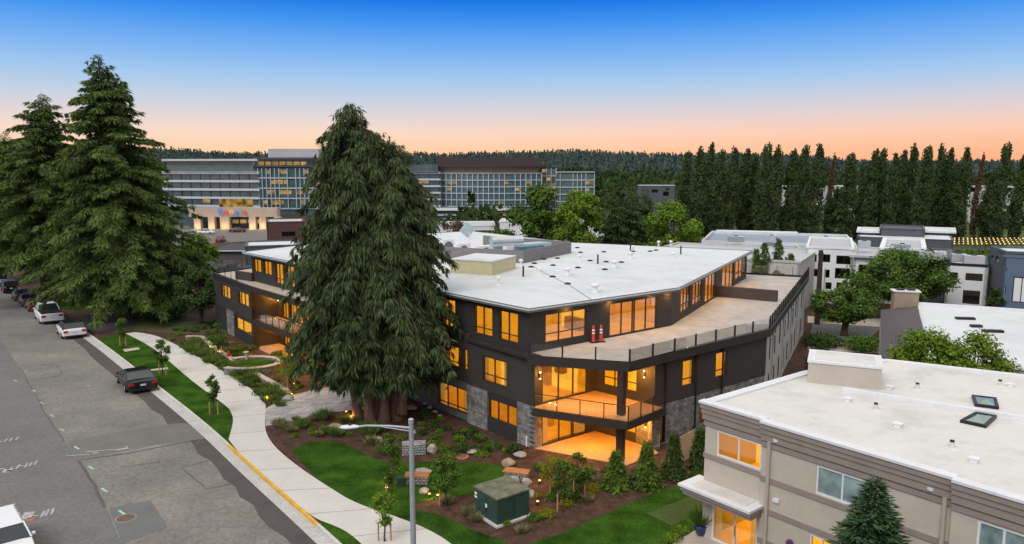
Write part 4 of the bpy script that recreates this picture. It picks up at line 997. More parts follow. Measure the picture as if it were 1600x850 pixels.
# the tall firs on the left
def fir(px, top, Y, xbase, rmax, z0, nb, seed, label, tr=.7, m=M_fir, dens=1.3, p=.78, spray=.72, step=.36, up=.18, grp='tall firs along the street'):
    h = zat(px, top, Y); x1 = xat(px, Y, top); x0 = xat(xbase, Y, 490)
    t = thing('fir_tree', label, 'tree', (x0, Y, 0), 0, grp)
    conifer(t, h, lambda t: rmax * (1 - t) ** p * (.72 + .28 * min(1, t / .2)) + .12, z0, nb, seed, m, M_bark, tr, .27, up, spray, .20, dens, axc((0, 0), (x1 - x0, 0), h), .5, rv=(.4, 1.25), fan=.12, step=step)
    return t
fir(152, 84, 90, 203, 10.6, 3.0, 440, 11, 'tallest fir, broad dark tree with its thick trunk beside the dry lawn', 1.0, dens=3.6)
fir(66, 146, 102, 74, 11.6, 5, 320, 12, 'second tallest fir, left of and behind the tallest one', .7, dens=3.2)
fir(8, 205, 118, 0, 9.5, 5, 230, 13, 'fir cut by the left edge of the picture', .6, dens=2.8)
fir(238, 300, 112, 244, 4.6, 2, 150, 14, 'shorter fir on the right flank of the tallest one', .4, dens=2.6)
def btree(px, base, top, wpx, seed, label, m, Y=None, leaf=.5, n=6000, name='leafy_tree', clumps=30, tr=.25, bottom=.25, grp=None, squash=1, wisp=.3):
    if Y is None: x, Y = at(px, base)
    x = xat(px, Y, base); h = zat(px, top, Y); cr = wpx / 2 / F * Y
    t = thing(name, label, 'tree', (x, Y, 0), 0, grp)
    ch = h * (1 - bottom); broadleaf(t, h, cr * .92, ch, seed, m, M_bark, tr, leaf, n, clumps, h - ch / 2, squash=squash, wisp=wisp); return t
btree(315, 505, 422, 120, 21, 'low dark spreading tree between the dry lawn and the far wing', M_darkleaf, leaf=.3, n=9000, bottom=.3)
btree(255, 500, 455, 90, 22, 'dark clipped round bush beside the fir trunk', M_darkleaf, leaf=.25, n=6000, bottom=.0, name='round_bush')
btree(308, 415, 368, 62, 23, 'bright yellow green tree by the low dark roof left', M_bright, Y=118, leaf=.6, n=4000, bottom=.1)
# young trees with stakes along the verge
def sapling(px, py, top, w, seed, label, m=M_mid, leaf=.15, n=1700, bottom=.34, stakes=2, grp='young staked street trees', clumps=14, sh=.95, cone=False):
    x, y = at(px, py); h = zat(px, top, y); cr = w / 2 / F * y
    t = thing('young_tree', label, 'tree', (x, y, 0), 0, grp); ch = h * (1 - bottom)
    broadleaf(t, h, cr * .85, ch, seed, m, M_bark, .045, leaf, n, clumps, h - ch / 2, wisp=.6)
    for k in range(stakes):
        q = MB(); dx = (-.3, .3)[k]; q.tube([(dx, .05, -.02), (dx, .05, sh)], .045, 6); q.build('stake', M_stake, t, world=False)
    return t
sapling(192, 541, 497, 22, 31, 'young tree nearest the parked white car, small round crown')
sapling(254, 585, 530, 30, 32, 'young tree beside the black car on the verge lawn')
sapling(334, 648, 584, 25, 33, 'slender young tree at the rounded end of the verge lawn')
sapling(601, 846, 765, 50, 34, 'bright green young tree in front of the lamp post', M_bright, .14, 1500, .35)
sapling(612, 770, 677, 44, 35, 'tall narrow yellow green tree left of the bench by the lamp post', M_mid, .15, 2200, .12, 1, 'young trees in the front garden')
sapling(696, 790, 713, 52, 36, 'round blue green young tree with one stake right of the lamp post', M_mid, .15, 2600, .3, 1, 'young trees in the front garden')
sapling(868, 770, 705, 58, 37, 'yellow leaved young tree in front of the patio', M_yel, .13, 1500, .15, 1, 'young trees in the front garden')
sapling(905, 778, 704, 36, 38, 'green young tree in front of the patio with pale stake', M_mid, .15, 1600, .2, 2, 'young trees in the front garden')
sapling(880, 800, 718, 34, 39, 'slim green young tree just right of the transformer', M_mid, .15, 1400, .25, 1, 'young trees in the front garden')
sapling(455, 608, 540, 60, 42, 'young tree with yellowish leaves under the cedar, left of its crown', M_bright, .16, 1500, .3, 2, 'young trees in the front garden')
sapling(342, 560, 505, 44, 43, 'young tree at the garden wall corner before the far wing', M_mid, .16, 1200, .35, 1, 'young trees in the front garden')
def spruce(px, py, top, w, seed, label, m=M_mid, grp='young spruces by the patio', stake=True):
    x, y = at(px, py); h = zat(px, top, y); cr = w / 2 / F * y
    t = thing('young_spruce', label, 'tree', (x, y, 0), 0, grp)
    conifer(t, h, lambda t: cr * (1 - t) ** .85 + .06, .15, 190, seed, m, M_bark, .06, .2, .12, .62, .34, 3.4, hang=.25, step=.16)
    if stake: q = MB(); q.tube([(-.35, -.2, 0), (-.35, -.2, 1.1)], .04, 6); q.build('stake', M_stake, t, world=False)
spruce(962, 762, 704, 40, 51, 'young spruce standing before the corner post of the patio')
spruce(1010, 762, 690, 42, 52, 'young spruce at the right end of the patio, the widest of its row')
spruce(1052, 742, 678, 30, 53, 'young spruce between the stone wall and the beige building', M_darkleaf)
spruce(1092, 732, 668, 30, 54, 'young spruce in front of the plywood sheet', M_darkleaf)
bx, by = at(1365, 905, 0); by = 24.0; bx = xat(1362, by, 850)
t = thing('blue_conifer', 'dark blue green conifer top in front of the beige facade', 'tree', (bx, by, 0))
conifer(t, zat(1362, 752, by), lambda t: 2.4 * (1 - t) ** .8 + .08, .2, 460, 55, leafmat('blue_needles', (.014, .038, .018), (.075, .14, .062)), M_bark, .12, .1, .35, .55, .22, 4.2, hang=.1, step=.18)
# trees to the right
M_maple = leafmat('maple_leaves', (.028, .062, .012), (.14, .22, .045), trans=.15)
btree(1402, 540, 392, 185, 61, 'tall spreading green tree between the brown pitched roof and the white houses', M_maple, Y=88, leaf=.34, n=20000, clumps=64, tr=.4, bottom=.3, squash=.7)
btree(1318, 540, 449, 118, 66, 'lower spreading green tree over the side street, left of the tall one', M_maple, Y=80, leaf=.30, n=11000, clumps=40, tr=.4, bottom=.32, squash=.7)
btree(1445, 600, 510, 120, 62, 'bright green tree crown behind the beige roof, left one', M_bright, Y=47, leaf=.22, n=9000, bottom=.3, squash=.5)
btree(1520, 600, 512, 120, 63, 'bright green tree crown behind the beige roof, right one', M_bright, Y=46.5, leaf=.22, n=8000, bottom=.3, squash=.5)
btree(1280, 590, 545, 50, 64, 'dark shrub against the pale side wall of the long building', M_darkleaf, Y=66, leaf=.25, n=2500, bottom=.0, name='round_bush')
# trees rising behind the long building
btree(846, 425, 291, 100, 71, 'full bright green tree behind the roof, left of the willowy one', M_mid, Y=150, leaf=.75, n=9000, bottom=.1, tr=.4)
btree(905, 425, 298, 84, 72, 'willowy light green tree behind the roof, between full tree and dark firs', M_bright, Y=140, leaf=.6, n=8000, bottom=.1, tr=.3)
btree(1044, 425, 316, 96, 73, 'light green conical tree behind the roof near the poplars', M_bright, Y=128, leaf=.55, n=9000, bottom=.05, tr=.3)
btree(780, 425, 360, 70, 74, 'low green tree behind the roof machines', M_mid, Y=150, leaf=.6, n=4000, bottom=.05)
fir(957, 286, 142, 960, 3.8, 2, 150, 75, 'dark fir behind the roof, left of the pair', .3, M_darkleaf, 1.2, spray=1.0, grp='dark firs behind the roof')
fir(986, 283, 145, 986, 4.2, 2, 150, 76, 'dark fir behind the roof, tallest of its group', .3, M_darkleaf, 1.2, spray=1.0, grp='dark firs behind the roof')
fir(1008, 290, 152, 1008, 4.4, 2, 150, 77, 'dark fir behind the roof, right of its group', .3, M_darkleaf, 1.2, spray=1.0, grp='dark firs behind the roof')
fir(774, 312, 150, 774, 1.3, 2, 60, 78, 'thin pointed cypress behind the roof machines', .2, M_darkleaf, 1.2, spray=.8, grp=None)
btree(712, 425, 338, 50, 79, 'purple brown bare looking tree behind the screen wall', M_brown, Y=125, leaf=.4, n=2500, bottom=.05)
for i, (px, top, w) in enumerate(((1195, 378, 26), (1217, 372, 30), (1182, 388, 20), (1236, 395, 22))):
    fir(px, top, 92, px, w / 2 / F * 92 * 1.15, 1.5, 110, 81 + i, ['slim tree beyond the far terrace end, second from the left', 'tallest slim tree beyond the far terrace end', 'leftmost slim tree beyond the far terrace end', 'rightmost small tree beyond the far terrace end'][i], .15, M_mid, 9.0, spray=.8, grp='slim trees beyond the terrace')
# poplars
pv = []
def poplar_proto(seed, m=M_pop, thin=1.0):
    rng = np.random.default_rng(seed); C, NN, Tt = [], [], []; lean = rng.uniform(.2, 1.3)
    for j in range(int(46 * thin)):
        t = (j + rng.random()) / (46 * thin); w = 1.75 * math.sin(min(1, t * .84 + .1) * math.pi) ** .5 * (1 - .38 * t) * rng.uniform(.6, 1.15)
        a = rng.uniform(0, 6.283); x, y, z = w * .75 * math.cos(a) + lean * t * t, w * .75 * math.sin(a), 1.2 + t * 19.3
        k = 120; d = norm(rng.normal(0, 1, (k, 3))); q = rng.random((k, 1)) ** .4
        C.append(np.array([x, y, z]) + d * q * np.array([w * .55 + .25, w * .55 + .25, 1.7])); NN.append(d + rng.normal(0, .5, (k, 3))); Tt.append(np.full(k, rng.uniform(.1, .9)) * .7 + .3 * q[:, 0])
    C = np.concatenate(C); NN = np.concatenate(NN); n = len(C); D = np.array([0, 0, 1.]) + rng.normal(0, .45, (n, 3))
    t_ = bpy.data.objects.new('poplar_tree', None); COL.objects.link(t_)
    leaves('crown', C, D, NN, .55 * rng.uniform(.6, 1.3, n), .30, m, t_, np.concatenate(Tt), seed)
    q = MB(); q.tube([(0, 0, 0), (.1, 0, 8), (lean, 0, 19)], [.3, .2, .05], 7); q.build('trunk', M_bark, t_, world=False); return t_
protos = [poplar_proto(s) for s in (1, 2, 3, 4, 5, 6, 7)]; bproto = poplar_proto(9, M_brown, .6)
pops = [(1068, 244), (1086, 238), (1105, 231), (1122, 243), (1141, 238), (1160, 241), (1190, 232), (1208, 236), (1231, 241), (1252, 236), (1272, 233), (1322, 247), (1358, 241), (1373, 241), (1392, 247), (1418, 235), (1441, 236), (1460, 233), (1476, 239), (1503, 238), (1561, 231), (1588, 249), (1340, 262), (1302, 300), (1172, 250), (1405, 243), (1490, 262), (1545, 272)]
brown = [(1297, 247), (1527, 246)]
ords = ['first', 'second', 'third', 'fourth', 'fifth', 'sixth', 'seventh', 'eighth', 'ninth', 'tenth', 'eleventh', 'twelfth', '13th', '14th', '15th', '16th', '17th', '18th', '19th', '20th', '21st', '22nd', '23rd', '24th', '25th', '26th', '27th', '28th', '29th', '30th']
allp = sorted([(p[0], p[1], 0) for p in pops] + [(p[0], p[1], 1) for p in brown]); gi = 0
for i, (px, top, b) in enumerate(allp):
    rr = random.Random(i); Y = 178 + rr.uniform(-7, 7) + (6 if px > 1290 else 0); src = bproto if b else protos[(i * 3) % 7]
    hh = zat(px, top - 4, Y); lab = f'tall dark poplar, {ords[gi]} from the left in the poplar row' if not b else ('bare brown poplar in the middle of the green row' if px < 1400 else 'bare brown poplar near the right end of the row')
    if not b: gi += 1
    o = copy_tree(src, None, (xat(px, Y, 300), Y, 0), rr.uniform(-.5, .5), (.66 if b else rr.uniform(.95, 1.35), .66 if b else rr.uniform(.9, 1.2), hh / 21.2), lab, 'row of poplars')
    o['category'] = 'tree'
for p_ in protos + [bproto]:
    for c in list(p_.children): bpy.data.objects.remove(c)
    bpy.data.objects.remove(p_)
# hills and the wood on them (far off, one mass)
def hill_h(x, y):
    a = x / np.maximum(y, 1)
    base = np.interp(y, [0, 500, 800, 1200, 1900, 2600, 3600], [0, 0, 4, 15, 38, 55, 46])
    return base * (1.0 + .16 * np.sin(a * 7 + .5) - .62 * a + .07 * np.sin(a * 23) + .05 * np.sin(a * 61 + y * .004))
hb = MB(); nx, ny = 90, 26
for j in range(ny):
    y = 480 + (3400 - 480) * (j / (ny - 1)) ** 1.3
    for i in range(nx): x = (-1.05 + 2.1 * i / (nx - 1)) * y; hb.v.append((x, y, float(hill_h(x, y)) - .4))
for j in range(ny - 1):
    for i in range(nx - 1): a = j * nx + i; hb.f.append((a, a + 1, a + nx + 1, a + nx)); hb.m.append(0)
struct('hills', hb, mat('wooded_ground', (.018, .030, .020), .95, .3, .01), smooth=True)
def wood(name, n, y0, y1, seed, m, hmin, hmax, label, amax=.78, cone=.5, pw=1.0, avoid=None):
    rng = np.random.default_rng(seed); y = y0 + (y1 - y0) * rng.random(n) ** pw; x = rng.uniform(-amax, amax, n) * y
    if avoid is not None: k = ~avoid(x, y); x, y = x[k], y[k]; n = len(x)
    h = rng.uniform(hmin, hmax, n); isC = rng.random(n) < cone; per = 34
    t = rng.random((n, per)); a = rng.uniform(0, 6.283, (n, per))
    rc = (1 - t) * .26 + .02; rb = np.sqrt(np.clip(1 - (2 * t - 1) ** 2, 0, 1)) * .42 + .03
    r = np.where(isC[:, None], rc, rb) * h[:, None] * rng.uniform(.6, 1, (n, per)); hh = h * np.where(isC, 1.25, .85)
    z = hill_h(x, y)[:, None] + t * hh[:, None] * .93 + .3
    C = np.stack([x[:, None] + r * np.cos(a), y[:, None] + r * np.sin(a), z], 2).reshape(-1, 3)
    out = np.stack([np.cos(a), np.sin(a), rng.normal(.2, .4, (n, per))], 2).reshape(-1, 3)
    D = np.stack([rng.normal(0, .6, n * per), rng.normal(0, .6, n * per), np.ones(n * per)], 1)
    L = np.repeat(h * .30, per) * rng.uniform(.6, 1.2, n * per)
    o = leaves(name, C, D, out, L, L * .8, m, None, np.repeat(rng.random(n), per), seed); return tag(o, label, 'wood', None, 'stuff')
M_hazewood = leafmat('far_wood', (.045, .072, .068), (.10, .14, .115), scale=.02)  # bluish haze of distance mixed into the leaf colour
wood('far_wood', 8000, 850, 3200, 5, M_hazewood, 6, 15, 'dark wooded hills along the horizon', pw=.8)
# ---------------- the beige neighbour ----------------
ZB = 6.9
M_stucco = mat('beige_stucco', (.47, .425, .355), .85, .06, .8, fine=(20, .05), bump=.1, bscale=40)
M_band = mat('brown_band', (.27, .225, .20), .8, .07, 1.2, fine=(14, .05))
M_cap = mat('white_cap_metal', (.66, .67, .70), .5, .05, 1, fine=(5, .04))
M_wframe = mat('white_vinyl', (.68, .69, .70), .45, .04, 2)
F0 = at(1104, 626, ZB); F1 = at(1188, 656.2, ZB); F2 = at(1500, 744.4, ZB); uF, _ = unit(F1, F2)
G0 = at(1261.5, 580, ZB); uG = unit(F0, G0)[0]
F3 = (F2[0] + uF[0] * 9, F2[1] + uF[1] * 9)
F1b = (F0[0] + uF[0] * unit(F0, F1)[1], F0[1] + uF[1] * unit(F0, F1)[1])
BE = thing('beige_building', 'two storey beige stucco building with brown bands, white flat roof and a glass entrance door', 'building', (*F0, 0))
J = .28
S1 = F1b; S2 = along(F0, F3, unit(F0, F2)[1], 0)
LF = unit(F0, F3)[1]; l1 = unit(F0, F1b)[1]; l2 = onp(F0, F3, 1500, 745)[0]
segs = [(0, l1, 0.0), (l1, l2, J), (l2, LF, J + .22)]
# walls run right to left so that the outside is on their left
def Q(s, o=0): return along(F0, F3, s, -o)       # o metres out of the wall
ops_up = pxwin(Q(LF), Q(0), 1121, 664, 1189, 725.5); ops_mid = pxwin(Q(LF, J), Q(0, J), 1277, 717, 1358, 781); ops_right = pxwin(Q(LF, J + .22), Q(0, J + .22), 1529, 801, 1620, 880)
ops_low = pxwin(Q(LF, J), Q(0, J), 1266.5, 817, 1302, 870)
for w in (ops_up, ops_mid, ops_right): w[2] = 4.36; w[3] = 5.62
ops_low[3] = 2.5; ops_low[2] = 1.1
door = pxwin(Q(LF), Q(0), 1113, 782, 1183, 850); door[2] = .05; door[3] = 2.15
sg = {0: [], 1: [], 2: []}
for i, (a, b, o) in enumerate(segs):
    A_, B_ = Q(b, o), Q(a, o); L = b - a
    oo = []
    for w in ([ops_up, door] if i == 0 else [ops_mid, ops_low] if i == 1 else [ops_right]):
        off_s = LF - b; oo.append([max(.02, w[0] - off_s), min(L - .02, w[1] - off_s), w[2], w[3]])
    facade(A_, B_, 0, ZB - .35, oo, .3).build('wall', M_stucco, BE); sg[i] = (A_, B_, oo, L)
    def band(z0, z1, out, m, name='trim_band'):
        q = MB(); run = [(0, L)]
        for w in oo:
            if w[2] < z1 - .01 and w[3] > z0 + .01: run = [(p, r) for s_, e_ in run for p, r in ((s_, min(e_, w[0])), (max(s_, w[1]), e_)) if r - p > .05]
        for s_, e_ in run:
            q.seg(along(A_, B_, s_), along(A_, B_, e_), z0, z1, .2 + out, out, e0=0, e1=out if i == 0 and e_ == L else 0)
        q.build(name, m, BE)
    band(4.08, 4.32, .05, M_band); band(2.62, 2.86, .05, M_band) if i else None; band(1.15, 1.38, .05, M_band) if i else None
    band(5.70, 5.93, .06, M_band)
    band(6.0, 6.32, .12, M_band); band(6.322, 6.55, .17, M_band); band(6.552, 6.79, .22, M_band)
    band(6.792, 6.9, .27, M_cap, 'parapet_cap')
A_, B_, oo, L = sg[0]
window(BE, A_, B_, *oo[0], (.5,), None, fm=M_wframe, gm=M_glass, name='window', fw=.08)
dr = window(BE, A_, B_, *oo[1], (.5,), None, fm=M_wframe, gm=M_glass, name='entrance_door', fw=.1)
q = MB(); p = along(A_, B_, (oo[1][0] + oo[1][1]) / 2 - .12, .12); q.box((p[0], p[1], 1.05), (.05, .05, .5), 0); q.build('door_handle', M_metal, dr)
A_, B_, oo, L = sg[1]
M_curt = mat('curtained_pane', (.13, .20, .20), .12, .35, 1.1, c2=(.24, .33, .33), spec=.8)
w_ = window(BE, A_, B_, *oo[0], (.5,), None, fm=M_wframe, gm=M_curt, fw=.08); window(BE, A_, B_, *oo[1], (.5,), None, fm=M_wframe, gm=M_glass, fw=.08)
A_, B_, oo, L = sg[2]; window(BE, A_, B_, *oo[0], (.55,), None, fm=M_wframe, gm=M_curt, fw=.09)
# rooms behind
M_blue = mat('pale_curtain', (.50, .62, .58), .8, .06, 1)
for (i, k, c) in ((1, 0, M_blue), (2, 0, M_blue)):
    A_, B_, oo, L = sg[i]; q = MB(); w = oo[k]; q.seg(along(A_, B_, w[0]), along(A_, B_, w[1]), w[2], w[3], .02, -.24); q.build('curtain', c, BE)
A_, B_, oo, L = sg[0]
for zf, zt, e, dd in ((.03, 2.5, 22, 3.5), (2.95, 6.2, 5, 3.5)):
    q = MB(); q.seg(A_, B_, zf - .02, zf, dd, -.3); q.build('floor', M_infloor, BE)
    q = MB(); q.seg(A_, B_, zf, zt, .1, -.31 - dd); q.seg(A_, along(A_, B_, .1), zf, zt, dd, -.3); q.seg(along(A_, B_, L - .1), B_, zf, zt, dd, -.3); q.seg(A_, B_, zt, zt + .1, dd + .1, -.3); q.build('interior_wall', M_inwall, BE)
q = MB(); A_, B_, oo, L = sg[1]; p = along(A_, B_, oo[1][0] + 1, -1.8); area('room_light', (p[0], p[1], 2.4), (1, 1), 16, AMBER, parent=BE)
q.seg(Q(l2, 0), Q(l1 + .1, 0), 0, 6, .1, -3.2); q.seg(Q(LF, 0), Q(l1, 0), 2.9, 3.0, 3.2, -.1); q.build('interior_wall', M_inwall, BE)
# roof sheet, far edges, side wall
G1 = (G0[0] + uG[0] * 2.5, G0[1] + uG[1] * 2.5)
H1 = at(1600, 585.6, ZB); H0 = at(1383, 561, ZB); uH = unit(H0, H1)[0]; H2 = (H1[0] + uH[0] * 9, H1[1] + uH[1] * 9)
rpoly = [Q(0, 0), Q(l1, 0), Q(l1, J), Q(l2, J), Q(l2, J + .22), Q(LF, J + .22), H2, H0, G0]
q = MB(); q.prism(inset(rpoly, .1), ZB - .3, ZB - .1); q.build('roof', M_roofw, BE)
q = MB(); q.seg(Q(0), G0, 0, ZB - .35, .3); q.seg(G0, H0, 0, ZB - .35, .3); q.build('side_wall', M_stucco, BE)
q = MB(); q.seg(F0, G0, 5.9, 6.785, .3, .15, e0=-.3); q.build('trim_band', M_band, BE)
one('parapet_cap', M_cap, BE, lambda q: q.seg(F0, G0, 6.795, 6.896, .5, .2), lambda q: q.seg(G0, H0, 6.79, 6.892, .5, .2), lambda q: q.seg(H0, H2, 6.79, 6.888, .5, .2))
q = MB(); a = at(1318, 607.5, ZB); b = at(1600, 652.3, ZB); u, L = unit(a, b); b = (b[0] + u[0] * 8, b[1] + u[1] * 8); q.seg(a, b, ZB - .1, ZB + .1, .3); q.build('roof_ridge_kerb', M_cap, BE)
# roof box
b0, b1 = at(1261.5, 594.7, ZB), at(1376.4, 606.7, ZB); u, L = unit(b0, b1); dpt = 2.6; b2 = (b1[0] - u[1] * dpt, b1[1] + u[0] * dpt); b3 = (b0[0] - u[1] * dpt, b0[1] + u[0] * dpt)
zt = zat(1320, 568, (b0[1] + b1[1]) / 2)
q = MB(); q.prism([b0, b1, b2, b3], ZB - .1, zt - .12); bx_ = q.build('roof_box', M_stucco, BE)
q = MB(); q.prism(inset([b0, b1, b2, b3], -.05), zt - .118, zt); q.build('cap', M_cap, bx_); q = MB(); q.prism(inset([b0, b1, b2, b3], .3), zt + .001, zt + .03); q.build('cap_sheet', M_roofw, bx_)
def skylight(pts, lab):
    P = [at(*p, ZB) for p in pts]; t = thing('skylight', lab, 'skylight', (*P[0], ZB), 0, 'skylights on the cream flat roof')
    q = MB(); I = inset(P, .12)
    for k in range(4): q.prism([P[k], P[(k + 1) % 4], I[(k + 1) % 4], I[k]], ZB - .1, ZB + .04)
    q.build('frame', M_black, t); q = MB(); q.prism(inset(P, .13), ZB - .09, ZB + .0); c = ((P[0][0] + P[2][0]) / 2, (P[0][1] + P[2][1]) / 2)
    o = len(q.v); I = inset(P, .13); q.v += [(*p, ZB + .003) for p in I] + [(*c, ZB + .14)]; q.f += [(o + k, o + (k + 1) % 4, o + 4) for k in range(4)]; q.m += [0] * 4
    q.build('dome', mat('skylight_glazing', (.18, .27, .24), .12, .15, 1, spec=.8), t)
skylight(((1500, 657), (1541, 666), (1558, 650), (1524, 644)), 'front skylight with a low pyramid dome, nearer the brown cornice')
skylight(((1523, 632), (1561, 637), (1557, 622), (1518, 617.5)), 'rear flat skylight beyond the roof kerb')
def beigevent(px, py, kind, lab):
    x, y = at(px, py, ZB - .1); z = ZB - .1
    if kind: q = MB(); q.box((x, y, z + .07), (.26, .22, .14), R(-50)); q.box((x, y, z + .165), (.36, .28, .05), R(-50)); tag(q.build('roof_vent', M_white), lab, 'roof vent', 'vents on the cream flat roof')
    else:
        t = thing('vent_pipe', lab, 'vent pipe', (x, y, z), 0, 'vents on the cream flat roof')
        q = MB(); q.lathe((x, y, z), [(.35, 0), (.12, .05), (.09, .26)], 12); q.build('flashing', M_roofw, t); q = MB(); q.lathe((x, y, z + .26), [(.09, 0), (.09, .07)], 10); q.build('pipe_end', M_black, t)
for a in ((1325, 627, 1, 'square vent left of the small pipe on the near roof slope'), (1368, 640, 0, 'black tipped pipe nearest the roof box on the near slope'), (1403, 667, 1, 'flat white vent in the middle of the near roof slope'), (1487, 700, 0, 'black tipped pipe near the brown cornice'), (1522, 722, 1, 'square vent close to the brown cornice'),
          (1390, 608, 1, 'square vent beside the beige roof box'), (1433, 608, 0, 'black tipped pipe right of the roof box'), (1562, 603, 0, 'black tipped pipe beyond the rear skylight'), (1579, 604, 1, 'white vent beyond the rear skylight')): beigevent(*a)
# canopy over the entrance
A_, B_, oo, L = sg[0]; q = MB()
q.seg(along(A_, B_, -.15), along(A_, B_, L + .35), 2.42, 2.62, 1.5, 1.15); q.seg(along(A_, B_, -.18), along(A_, B_, L + .45), 2.622, 2.80, 1.6, 1.25); cn = q.build('canopy', M_band, BE)
q = MB(); q.seg(along(A_, B_, -.2), along(A_, B_, L + .52), 2.802, 2.92, 1.65, 1.33); q.build('cap', M_cap, cn)
q = MB(); q.seg(along(A_, B_, .25), along(A_, B_, L + .0), 2.921, 2.94, .95, 1.0); q.build('cap_sheet', M_roofw, cn)
for s, o, bk in ((l1 + .42, J + .1, 0), (l2 - .3, J + .1, 0)):
    p = Q(s, o); q = MB(); q.tube([(p[0], p[1], 0), (p[0], p[1], 6.0)], .085, 10); q.build('downpipe', mat('beige_pipe', (.42, .37, .32), .5, .05, 2), BE)
for s in (l1 + .75, l2 - .8): p = Q(s, J + .1); q = MB(); q.box((p[0], p[1], 6.15), (.22, .16, .1), 0); q.build('wall_light', M_white, BE)
p = Q(l1 + 1.6, J + .04); q = MB(); q.tube([(p[0], p[1], 1.75), (p[0] - uF[1] * -.05, p[1] - .12, 1.75)], .16, 10); q.build('alarm_bell', mat('purple_paint', (.12, .05, .11), .5, .1, 3), BE)
p = Q(l1 + .85, J + .03); q = MB(); q.box((p[0], p[1], 3.4), (.28, .12, .16), math.atan2(uF[1], uF[0])); q.build('wall_vent', M_cap, BE)
# blue planter pot
px_, py_ = at(1095, 836); t = thing('plant_pot', 'glossy dark blue pot with a grassy plant beside the entrance door', 'plant pot', (px_, py_, 0))
q = MB(); q.lathe((px_, py_, 0), [(.2, 0), (.3, .25), (.34, .5), (.38, .55), (.33, .56)], 18); q.build('pot', mat('blue_glaze', (.015, .03, .13), .15, .1, 3, spec=.7), t, smooth=True)
rng = np.random.default_rng(3); n = 260; a = rng.uniform(0, 6.28, n); qq = rng.random(n) ** .6
leaves('plant', np.stack([np.cos(a) * qq * .2, np.sin(a) * qq * .2, np.full(n, .5)], 1), np.stack([np.cos(a) * qq, np.sin(a) * qq, np.full(n, 1.)], 1), rng.normal(0, 1, (n, 3)), .9 * rng.uniform(.5, 1.2, n), .05, M_mid, t, None, 3)
# ---------------- houses and blocks ----------------
def block(name, label, px0, px1, Y, depth, ytop, wm, rm=None, wins=(), slant=0.0, par=.25, z0=0, cat='building', group=None, gm=None, fm=None, over=0, skew=0, over_m=None):
    """flat-roofed block; px0/px1 are the photo columns of its near face at distance Y (slant: extra distance at the right end)"""
    YA, YB = Y, Y + slant
    if not slant:
        ca = (xat(px0, Y) + xat(px1, Y)) / 2 / Y; kb_ = xat(px1, 1.0); ka_ = xat(px0, 1.0)
        YB = Y * (1 + ca * ka_) / (1 + ca * kb_)
    zt = zat((px0 + px1) / 2, ytop, (YA + YB) / 2)
    A = (xat(px1, YB), YB); B = (xat(px0, YA), YA)
    u, L = unit(A, B); nb = (u[1] * depth, -u[0] * depth)
    C_, D_ = (B[0] + nb[0] + skew, B[1] + nb[1]), (A[0] + nb[0] + skew, A[1] + nb[1])
    t = thing(name, label, cat, ((A[0] + B[0]) / 2, (A[1] + B[1]) / 2, z0), 0, group)
    ops = [pxwin(A, B, *w[:4]) for w in wins]
    ops = [[max(.05, o[0]), min(L - .05, o[1]), max(z0 + .1, o[2]), min(zt - .1, o[3])] for o in ops]
    facade(A, B, z0, zt - par, ops, .3).build('wall', wm, t)
    q = MB(); q.seg(B, C_, z0, zt - par, .3); q.seg(C_, D_, z0, zt - par, .3); q.seg(D_, A, z0, zt - par, .3); q.build('side_wall', wm, t)
    q = MB(); q.prism([A, B, C_, D_], zt - par - .12, zt - par + .02); 
    q.build('roof', rm or M_groof, t)
    P = [A, B, C_, D_]; I = inset(P, .25); P2_ = inset(P, -.06 - over); q = MB()
    for k in range(4): q.prism([P2_[k], P2_[(k + 1) % 4], I[(k + 1) % 4], I[k]], zt - par - .02, zt)
    q.build('parapet', over_m or wm, t)
    for w, o in zip(wins, ops):
        kind = w[4] if len(w) > 4 else 'dark'
        wo_ = window(t, A, B, *o, (.5,) if (o[1] - o[0]) > 1.6 else (), None, fm=fm or M_black, gm=(gm or M_dk), fw=.1)
        q = MB(); q.seg(along(A, B, o[0] - .1), along(A, B, o[1] + .1), o[2] - .1, o[3] + .1, .05, -.5)
        q.build('room', (M_litwin if kind == 'lit' else M_dimroom), wo_)
    return t
M_litwin = lit('lit_room', (1.0, .42, .07), .9, .35, 1.2); M_dimroom = mat('dim_room', (.06, .065, .06), .8, .4, .8)
M_wh = mat('white_siding', (.70, .71, .72), .7, .05, 1, fine=(6, .04)); M_dgrey = mat('slate_siding', (.085, .095, .11), .7, .08, 1); M_blueh = mat('blue_siding', (.10, .15, .21), .7, .08, 1)
M_groof = mat('grey_roof', (.42, .43, .45), .8, .08, .3, fine=(3, .07)); M_shing = lines(mat('dark_shingles', (.062, .064, .070), .9, .15, .8, fine=(6, .2)), 2, .25, .1, .8)
